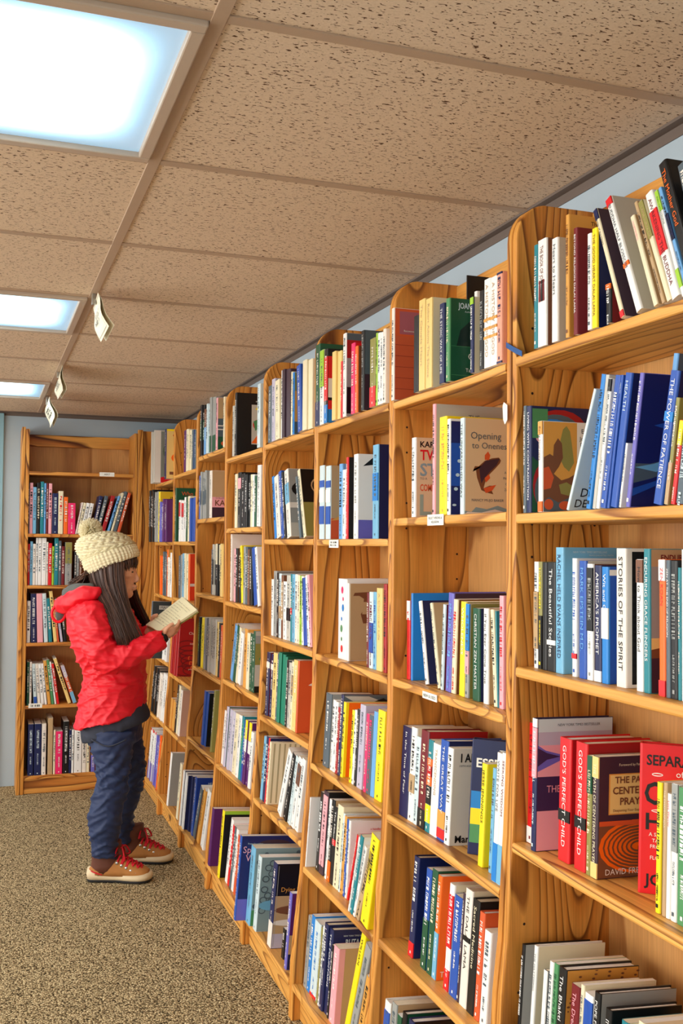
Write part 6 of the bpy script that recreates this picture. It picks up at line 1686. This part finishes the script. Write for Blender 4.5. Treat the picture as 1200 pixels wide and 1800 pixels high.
# jacket
torso = ring_mesh(lr_rings([(*(-0.1944, 1.2093), *(-0.0897, 1.2251), .085, 0), (*(-0.2386, 1.1641), *(-0.0192, 1.1908), .155, 0), (*(-0.2449, 1.0943), *(0.0417, 1.1265), .19, 0), (*(-0.2236, 1.0124), *(0.0752, 1.0521), .20, 0),
  (*(-0.1949, 0.938), *(0.0889, 0.9727), .19, 0), (*(-0.1689, 0.8762), *(0.0949, 0.9032), .172, 0), (*(-0.1729, 0.8142), *(0.0983, 0.8412), .185, 0), (*(-0.184, 0.7323), *(0.0992, 0.7792), .20, 0), (*(-0.1949, 0.6382), *(0.0952, 0.7123), .212, 0)], 2.2), 40)
sl_n = tube([(*(-0.114, -0.12, 1.1381), .075), (*(-0.0865, -0.18, 1.0897), .076), (*(-0.0579, -0.205, 1.0206), .070), (*(-0.0223, -0.21, 0.9504), .062), (*(0.0169, -0.205, 0.9549), .058), (*(0.0838, -0.185, 0.9818), .052), (*(0.1486, -0.15, 1.0147), .048), (*(0.1849, -0.125, 1.0344), .041), (*(0.1937, -0.12, 1.0389), .034)], n=22)
sl_f = tube([(*(-0.1339, 0.12, 1.1221), .075), (*(-0.1219, 0.185, 1.0351), .066), (*(-0.0434, 0.19, 0.9316), .056), (*(0.0485, 0.115, 0.9913), .046), (*(0.1011, 0.062, 1.0471), .038)], n=20)
def jd(p, n):
    q = Vector((p.x * .8 + p.z * .6, p.y, p.z * .8 - p.x * .6))
    d = fold(q, 5, 4, 19, .009, 1.0, 2.6) + fold(p, 7, 6, 40, .0045, 4.0, 2.2) + fold(q, 30, 14, 12, .0035, 8.0, 2)
    d += .0022 * math.sin(p.z * 260 + 6 * noise.noise(p * 9)) * max(0, 1 - abs(p.z - .84) / .05) 
    # diagonal drag lines at the elbow and lower back
    d += .006 * math.sin((p.x * .55 + p.z) * 105 + 5 * noise.noise(p * 6)) * max(0, 1 - (Vector((p.x, p.y * .5, p.z)) - Vector((.03, -.08, 1.02))).length / .22)
    return d
jacket = merge('jacket', [torso, sl_n, sl_f], .005, M_JACKET, person, jd, 3)
hood = tube([(*(-0.0776, -0.115, 1.2255), .022), (*(-0.1359, -0.135, 1.2211), .034), (*(-0.2151, -0.09, 1.1841), .040), (*(-0.2586, 0, 1.1639), .044), (*(-0.2627, 0.09, 1.1739), .040), (*(-0.2019, 0.13, 1.2081), .034), (*(-0.1254, 0.11, 1.2148), .022)], n=16)
merge('hood', [hood], .006, M_JACKET, jacket, lambda p, n: fold(p, 14, 14, 20, .007, 2.0), 2)
lin_ = tube([(*(-0.1084, -0.1, 1.244), .018), (*(-0.1546, -0.11, 1.2392), .030), (*(-0.2062, -0.07, 1.2199), .036), (*(-0.2344, 0, 1.209), .038), (*(-0.2428, 0.07, 1.2131), .036), (*(-0.1948, 0.1, 1.23), .028)], n=16)
merge('hood_lining', [lin_], .006, M_JDARK, jacket, lambda p, n: fold(p, 16, 16, 22, .006, 7.0), 2)
# hood opening hanging open behind the shoulder
lp = [(*(Vector((-0.275, -0.02, 1.1302)) + Vector((.026 * math.cos(t), -.03 * math.sin(t * .5), .036 * math.sin(t)))), .0065) for t in [k_ * math.pi / 8 for k_ in range(17)]]
v, f = tube(lp, n=8, m=2); m = MB(); m.add(v, f); m.build('hood_brim', M_JACKET, jacket, smooth=True)
v, f = ball((-0.2716, -0.005, 1.1243), (.026, .03, .032)); m = MB(); m.add(v, f); m.build('hood_pocket', M_JDARK, jacket, smooth=True)
# cuff and watch
v, f = tube([(*(0.1892, -0.122, 1.0366), .0305), (*(0.1998, -0.114, 1.0457), .0265)], n=16); m = MB(); m.add(v, f); m.build('wrist_band', M_DARK, person, smooth=True)
# shirt hem below the jacket
sh = ring_mesh(lr_rings([(*(-0.1615, 0.7276), *(0.0869, 0.7667), .17, 0), (*(-0.1696, 0.6162), *(0.1127, 0.705), .178, 0), (*(-0.1614, 0.5718), *(0.1182, 0.6704), .168, 0)]), 32)
merge('shirt', [sh], .007, M_SHIRT, person, lambda p, n: fold(p, 14, 8, 18, .005, 3.0), 2)

# trousers
hips = ring_mesh(lr_rings([(*(-0.1466, 0.7277), *(0.0772, 0.7493), .16, 0), (*(-0.1402, 0.6411), *(0.0809, 0.6677), .165, 0), (*(-0.134, 0.5671), *(0.0846, 0.5812), .16, 0)]), 32)
leg_n = tube([(*(-0.0191, -0.085, 0.6327), .098), (*(-0.0206, -0.095, 0.5619), .088), (*(-0.0158, -0.1, 0.4785), .074), (*(-0.0195, -0.11, 0.3965), .068), (*(-0.0365, -0.115, 0.3136), .072), (*(-0.0412, -0.12, 0.2311), .069), (*(-0.0414, -0.115, 0.1699), .058), (*(-0.0416, -0.11, 0.1087), .051)], n=24)
leg_f = tube([(*(-0.0161, 0.085, 0.6147), .080), (*(0.0104, 0.1, 0.4987), .074), (*(0.0148, 0.11, 0.4083), .069), (*(-0.0087, 0.12, 0.3047), .062), (*(-0.0252, 0.12, 0.2162), .058), (*(-0.026, 0.14, 0.1577), .055), (*(-0.0137, 0.158, 0.1072), .047)], n=24)
def td(p, n):
    k_ = .35 + 1.2 * max(0, 1 - abs(p.z - .42) / .3) + 1.3 * max(0, 1 - p.z / .28)
    d = fold(Vector((p.x, p.y, p.z + abs(p.x + .02) * .6)), 7, 5, 22, .0085 * k_, 5.0, 2.4) + fold(p, 18, 14, 48, .003 * k_, 9.0)
    d += .0035 * k_ * math.sin(p.z * 150 - abs(p.x + .02) * 110 + 9 * noise.noise(p * 7)) * max(0, noise.noise(p * 5 + Vector((3, 1, 2))) + .35)
    return d
trousers = merge('trousers', [hips, leg_n, leg_f], .006, M_TROUS, person, td, 2)
m = MB(); v, f = tube([(*(-0.0932, -0.17, 0.6117), .003), (*(-0.0176, -0.185, 0.5867), .003), (*(0.0542, -0.165, 0.612), .003)], n=6); m.add(v, f); m.build('pocket_seam', M_SHIRT, trousers, smooth=True)

# boots
def boot(x0, w0, ang, label=None):
    """x0: heel-to-toe centre along her facing"""
    r = empty('boot', parent=person)
    r.matrix_local = Matrix.Translation((x0, w0, 0)) @ Matrix.Rotation(ang, 4, 'Z')
    OUT = [(-.132, 0), (-.128, -.022), (-.108, -.034), (-.06, -.034), (0, -.035), (.05, -.045), (.09, -.048), (.12, -.038), (.138, -.015), (.140, .012), (.125, .035), (.09, .044), (.04, .038), (-.02, .033), (-.08, .034), (-.115, .030), (-.13, .012)]
    OUT = [p[:2] for p in catmull([(*p,) for p in OUT] + [OUT[0]], 3)][:-1]
    m = MB(); m.prism([(x * 1.0, y) for x, y in OUT], 'z', .003, .014); o = fix_normals(m.build('outsole', M_RUB, r)); bevel(o, .003)
    # lugs
    m = MB()
    for i in range(9):
        x = -.115 + i * .028
        hw = .03 if i < 5 else .038 - max(0, i - 6) * .006
        m.box(x, x + .014, -hw, hw, 0, .006, c=.0015)
    m.build('lugs', M_RUB, r)
    # midsole, kicked up at the heel
    n = len(OUT); v = []
    for lay, (z, k_) in enumerate(((.013, 1.0), (.022, 1.03), (.034, 1.0))):
        for x, y in OUT:
            zz = z + (max(0, -x - .03) * .22 + max(0, x - .09) * .18) * (lay / 2)
            v.append((x * k_, y * k_, zz))
    f = [(l * n + i, l * n + (i + 1) % n, (l + 1) * n + (i + 1) % n, (l + 1) * n + i) for l in range(2) for i in range(n)] + [tuple(range(2 * n, 3 * n)), tuple(reversed(range(n)))]
    fix_normals(mesh_obj('midsole', v, f, M_SOLE, r, smooth=True))
    def arch(sec, nn=18):
        v = []
        for (x, hw, zb, zt) in sec:
            for i in range(nn + 1):
                t = math.pi * i / nn
                cs, sn = math.cos(t), math.sin(t)
                v.append((x, -hw * math.copysign(abs(cs) ** .75, cs), zb + (zt - zb) * sn ** .75))
        f = [(j * (nn + 1) + i, j * (nn + 1) + i + 1, (j + 1) * (nn + 1) + i + 1, (j + 1) * (nn + 1) + i) for j in range(len(sec) - 1) for i in range(nn)]
        f += [tuple(range(nn + 1)), tuple(reversed(range((len(sec) - 1) * (nn + 1), len(sec) * (nn + 1))))]
        f += [((j + 1) * (nn + 1), (j + 1) * (nn + 1) + nn, j * (nn + 1) + nn, j * (nn + 1)) for j in range(len(sec) - 1)]
        return v, f
    sec = catmull([(-.124, .020, .036, .054), (-.112, .031, .034, .068), (-.08, .037, .032, .076), (-.03, .038, .03, .092), (.01, .039, .03, .104), (.05, .042, .03, .088), (.085, .043, .03, .070), (.112, .036, .032, .060), (.130, .020, .034, .050)], 3)
    v, f = arch(sec); fix_normals(mesh_obj('upper', v, f, M_LEATH, r, smooth=True))
    # padded collar
    secs = []
    for (x, z, ax, ay) in ((-.056, .034, .069, .0375), (-.057, .070, .063, .0385), (-.056, .095, .060, .039), (-.055, .120, .060, .042), (-.053, .145, .063, .046), (-.053, .160, .062, .046), (-.053, .163, .052, .038)):
        secs.append((Vector((x, 0, z)), Vector((ax, 0, .012)), Vector((0, ay, 0)), 2.2))
    v, f = ring_mesh(secs, 24); mesh_obj('collar', v, f, M_LEATHD, r, smooth=True)
    secs = [(Vector((.012, 0, .085)), Vector((.03, 0, .004)), Vector((0, .020, 0)), 2), (Vector((-.002, 0, .13)), Vector((.018, 0, .004)), Vector((0, .022, 0)), 2), (Vector((-.008, 0, .158)), Vector((.009, 0, .002)), Vector((0, .020, 0)), 2)]
    v, f = ring_mesh(secs, 16); mesh_obj('tongue', v, f, M_LEATHD, r, smooth=True)
    m = MB(); v, f = tube([(-.126, -.012, .052, .003), (-.112, -.030, .050, .003), (-.085, -.0385, .042, .003), (-.06, -.040, .036, .002)], n=6); m.add(v, f); m.build('heel_piping', M_LACE, r, smooth=True)
    # eyelets and laces
    top = lambda x: .118 - max(0, x - .0) * .52
    for i in range(5):
        x = .006 + i * .020
        for sg in (-1, 1):
            v, f = ball((x - .006, sg * (.0345 + i * .0008), top(x) - .030), (.0075, .0045, .0075), 8)
            if True:
                mesh_obj('eyelet', v, f, M_EYE, r, smooth=True)
    m = MB()
    for i in range(5):
        x = .006 + i * .020; z = top(x)
        x2 = x + .018; z2 = top(x2)
        for sg in (-1, 1):
            v, f = tube([(x - .004, sg * .034, z - .026, .0040), (x + .004, sg * .020, z - .004, .0044), (x2 - .006, 0, z2 + .003, .0044), (x2 - .002, -sg * .020, z2 - .006, .0042), (x2 - .006, -sg * .034, z2 - .026, .0040)], n=6, m=3); m.add(v, f)
    for (dx, dy, dz, l) in ((.03, -.045, -.03, 1), (.035, .04, -.02, 1), (-.01, -.05, -.012, 0), (.01, .05, -.02, 0)):
        b0 = Vector((.004, 0, .132))
        v, f = tube([(*b0, .003), (*(b0 + Vector((dx * .5, dy * .5, .014))), .003), (*(b0 + Vector((dx, dy * .9, dz))), .004), (*(b0 + Vector((dx * .7, dy * .5, dz * 1.1))), .003), (*(b0 + Vector((.006, 0, -.004))), .003)], n=6, m=4); m.add(v, f)
    v, f = ball((.004, 0, .132), .008, 8); m.add(v, f)
    m.build('laces', M_LACE, r, smooth=True)
    return r
bn = Vector((0.0146, -0.1271, 0)); bf = Vector((0.0613, 0.1370, 0))
boot(bn[0], bn[1] + .035, -.02); boot(bf[0] + .0, bf[1] + .03, .06)

# beanie: ribbed turn-up, cabled crown, yarn pompom
HR = catmull([(*(-0.1509, 1.297), *(0.0529, 1.3786), .092, 0), (*(-0.1664, 1.3268), *(0.0526, 1.4011), .100, 0), (*(-0.1769, 1.3592), *(0.0371, 1.4335), .103, 0), (*(-0.1847, 1.3741), *(0.0244, 1.4434), .096, 0), (*(-0.2002, 1.404), *(0.0016, 1.4657), .098, 0), (*(-0.2032, 1.434), *(-0.0287, 1.4805), .090, 0), (*(-0.1861, 1.4616), *(-0.0614, 1.4877), .062, 0), (*(-0.1588, 1.4769), *(-0.0939, 1.4899), .030, 0), (*(-0.1364, 1.4846), *(-0.1189, 1.4872), .008, 0)], 9)
n = 220; v = []; K = len(HR)
for j, (s0, z0, s1, z1, hw, wc) in enumerate(HR):
    c = Vector(((s0 + s1) / 2, 0, (z0 + z1) / 2)); a = Vector(((s1 - s0) / 2, 0, (z1 - z0) / 2)); b_ = Vector((0, hw, 0))
    ax = a.cross(b_).normalized()
    for i in range(n):
        t = 2 * math.pi * i / n
        d = (a * math.cos(t) + b_ * math.sin(t)); L_ = d.length; dn = d.normalized() if L_ > 1e-5 else Vector((0, 0, 1))
        if j < 20:     # ribs of the turn-up
            h_ = .0065 * abs(math.sin(t * 22)) ** .6 * (1 + .35 * math.sin(j * 1.9)) + .004
            if j < 2: h_ -= .004 * (2 - j) / 2
            if j > 17: h_ -= .0025 * (j - 17)
        else:          # cables winding up the crown
            ph = t * 10 + .9 * math.sin(j * .62)
            h_ = .011 * abs(math.sin(ph)) ** .5 + .005 * math.sin(j * 1.7 + t * 20) * (1 if math.sin(ph * 1) > 0 else -1)
            h_ *= min(1, L_ / .035)
        v.append(c + d + dn * h_)
f = [(j * n + i, j * n + (i + 1) % n, (j + 1) * n + (i + 1) % n, (j + 1) * n + i) for j in range(K - 1) for i in range(n)]
f.append(tuple(range((K - 1) * n, K * n)))
beanie = fix_normals(mesh_obj('beanie', v, f, M_KNIT, person, smooth=True))
rn = random.Random(11); m = MB(); pc = Vector((-0.1492, -0.01, 1.4968))
v, f = ball(pc, .022, 12); m.add(v, f)
for i in range(1200):
    d = Vector((rn.gauss(0, 1), rn.gauss(0, 1), rn.gauss(0, 1))).normalized()
    L_ = rn.uniform(.042, .055)
    side = d.orthogonal().normalized(); cur = side * rn.uniform(-.008, .008)
    p0, p1, p2 = pc + d * .012, pc + d * L_ * .65 + cur * .5, pc + d * L_ + cur
    v, f = tube([(*p0, .0016), (*p1, .0017), (*p2, .0012)], n=4, smooth=False); m.add(v, f)
m.build('pompom', M_KNIT, beanie, smooth=True)

# hair: strands from under the beanie to the chest
rn = random.Random(5)
G_ = [
 [(-0.14, -0.045, 1.3058), (-0.1096, -0.085, 1.2483), (-0.0541, -0.14, 1.1785), (0.0003, -0.205, 1.1018), (0.0259, -0.22, 1.0464), (0.0373, -0.215, 1.0058)],
 [(-0.0863, -0.085, 1.3269), (-0.0634, -0.105, 1.2544), (-0.0155, -0.15, 1.1794), (0.0268, -0.195, 1.1013), (0.0523, -0.21, 1.0457), (0.0651, -0.2, 1.0046)],
 [(-0.0304, -0.095, 1.3471), (-0.0221, -0.105, 1.2669), (0.009, -0.13, 1.1833), (0.0468, -0.165, 1.0992), (0.0747, -0.18, 1.048), (0.0827, -0.17, 1.0137)],
 [(0.0054, -0.08, 1.357), (0.0107, -0.088, 1.2837), (0.0303, -0.105, 1.1918), (0.0661, -0.13, 1.1015), (0.0916, -0.145, 1.0523), (0.1007, -0.14, 1.0254)],
]
GF = [[(p[0] + .01, -p[1] * .9, p[2]) for p in g] for g in G_]
def between(GG, t):
    k_ = t * (len(GG) - 1); i = min(int(k_), len(GG) - 2); q = k_ - i
    return [Vector(a).lerp(Vector(b_), q) for a, b_ in zip(GG[i], GG[i + 1])]
m = MB()
def strand(P, r0, jit, mm):
    ph = rn.uniform(0, 6); j0 = Vector((rn.gauss(0, 1), rn.gauss(0, 1), rn.gauss(0, .6))) * jit
    Q = []
    n_ = len(P) - 1
    for i, p in enumerate(P):
        t = i / n_
        wv = Vector((math.sin(ph + t * 7), math.cos(ph * 1.3 + t * 6), 0)) * .0035 * t
        r = r0 * (1 - .65 * t ** 2)
        q = Vector(p) + j0 * (.6 + .4 * t) + wv
        Q.append((*q, r))
    v, f = tube(Q, n=5, m=4)
    m.add(v, f, mm)
for i in range(1300):
    t = rn.random(); P_ = between(G_, t)
    end = rn.uniform(.86, 1.0)
    P_ = [P_[0].lerp(P_[0], 0)] + [P_[k_ - 1].lerp(P_[k_], 1 if k_ < 5 else end) for k_ in range(1, 6)]
    strand(P_, rn.uniform(.0011, .0023), .0085, 1 if rn.random() < .35 else 0)
for i in range(200):
    strand(between(GF, rn.random()), rn.uniform(.002, .0034), .006, 0)
for i in range(110):     # fringe under the turn-up
    t = rn.random(); w_ = -.07 + .14 * rn.random()
    a = Vector((0.0082, 0, 1.3607)).lerp(Vector((0.0505, 0, 1.376)), 1 - (abs(w_) / .075) ** 2); a.y = w_
    b_ = a + Vector((.002, 0, -.022)); c_ = a + Vector((-.004 + .01 * (rn.random() - .5), rn.uniform(-.008, .008), -rn.uniform(.036, .052)))
    strand([a, b_, c_], .0022, .003, 1 if rn.random() < .3 else 0)
for i in range(160):     # loose waves at the nape
    a = Vector((-0.1461, 0, 1.3095)) + Vector((rn.uniform(-.012, .02), rn.uniform(-.06, .06), rn.uniform(-.01, .01)))
    b_ = Vector((-0.1781, 0, 1.2793)) + Vector((rn.uniform(-.02, .02), a.y * 1.3, rn.uniform(-.012, .014)))
    c_ = Vector((-0.2078, 0, 1.264)) + Vector((rn.uniform(-.02, .03), a.y * 1.5, rn.uniform(-.012, .012)))
    d_ = Vector((-0.1701, 0, 1.2494)) + Vector((rn.uniform(-.02, .03), a.y * 1.5, rn.uniform(-.02, .01)))
    strand([a, b_, c_, d_], .0024, .003, 1 if rn.random() < .4 else 0)
v, f = ball(hd + Vector((-.028, 0, .02)), (.078, .082, .092)); m.add(v, f, 0)      # the mass of hair on the skull
v, f = ball(hd + Vector((-.02, 0, -.035)), (.062, .080, .060)); m.add(v, f, 0)
for GG in (G_, GF):
    for t in (.12, .37, .62, .85):
        P_ = between(GG, t)
        v, f = tube([(*p, r) for p, r in zip(P_, (.014, .013, .011, .008, .005, .003))], n=8); m.add(v, f, 0)
m.build('hair', [M_HAIR, M_HAIR2], person, smooth=True)

# the open book in her hands, a thing of its own
A, B_, C_, E_ = Vector((0.0916, 0.03, 1.0798)), Vector((0.2476, 0.05, 1.2029)), Vector((0.3274, -0.045, 1.1516)), Vector((0.1807, -0.075, 1.0519))
hb = empty('open_book', matrix=PM4 @ Matrix.Translation(A))
tag(hb, 'open book with cream pages held in the hands of the woman', 'book')
def leafblock(a, b_, c, e, th, name, mat, sag=.0):
    n_ = (b_ - a).cross(e - a).normalized()
    if n_.z < 0: n_ = -n_
    v = []; N = 8
    for i in range(N + 1):
        t = i / N
        bulge = n_ * (.010 * math.sin(min(1, t * 1.3) * math.pi) ** 1 * (1 - t * .4) + sag * t)
        p, q = a.lerp(e, t) + bulge, b_.lerp(c, t) + bulge
        v += [p - A, q - A, q - n_ * th - bulge * .6 - A, p - n_ * th - bulge * .6 - A]
    f = [(i * 4 + k_, i * 4 + (k_ + 1) % 4, (i + 1) * 4 + (k_ + 1) % 4, (i + 1) * 4 + k_) for i in range(N) for k_ in range(4)] + [(0, 1, 2, 3), (N * 4, N * 4 + 1, N * 4 + 2, N * 4 + 3)]
    o = fix_normals(mesh_obj(name, v, f, mat, hb, smooth=False)); return n_
M_LEAF = plain('book_leaf', (.95, .93, .78), .8, .03, 80)
nn_ = leafblock(A, B_, C_, E_, .010, 'page_block', M_LEAF)
F1, F2 = A + Vector((.055, .095, -.055)), B_ + Vector((.055, .095, -.055))
leafblock(A, B_, F2, F1, .009, 'page_block', M_LEAF)
d = nn_ * -.0125
leafblock(A + d - (B_ - A) * .015, B_ + d + (B_ - A) * .015, C_ + d + (C_ - B_) * .03, E_ + d + (E_ - A) * .03, .0018, 'cover', pm('z'))
m = MB()
def LQ(s, t): # s along A->B, t from spine outward
    bul = nn_ * (.010 * math.sin(min(1, t * 1.3) * math.pi) * (1 - t * .4) + .0012)
    return A.lerp(B_, s).lerp(E_.lerp(C_, s), t) + bul - A
for row in range(11):
    s1 = .86 - row * .068
    q_, L_ = glyphs(random.Random(row), 34)
    for (a0, b0, a1, b1) in q_:
        t0, t1 = .14 + .72 * a0 / L_, .14 + .72 * a1 / L_
        if row in (2, 3): 
            if t1 > .6: continue
        m.add([LQ(s1 + b0 * .018, t0), LQ(s1 + b0 * .018, t1), LQ(s1 + b1 * .018, t1), LQ(s1 + b1 * .018, t0)], [(0, 1, 2, 3)])
m.build('page_print', plain('faint_print', (.68, .66, .52), .8), hb)
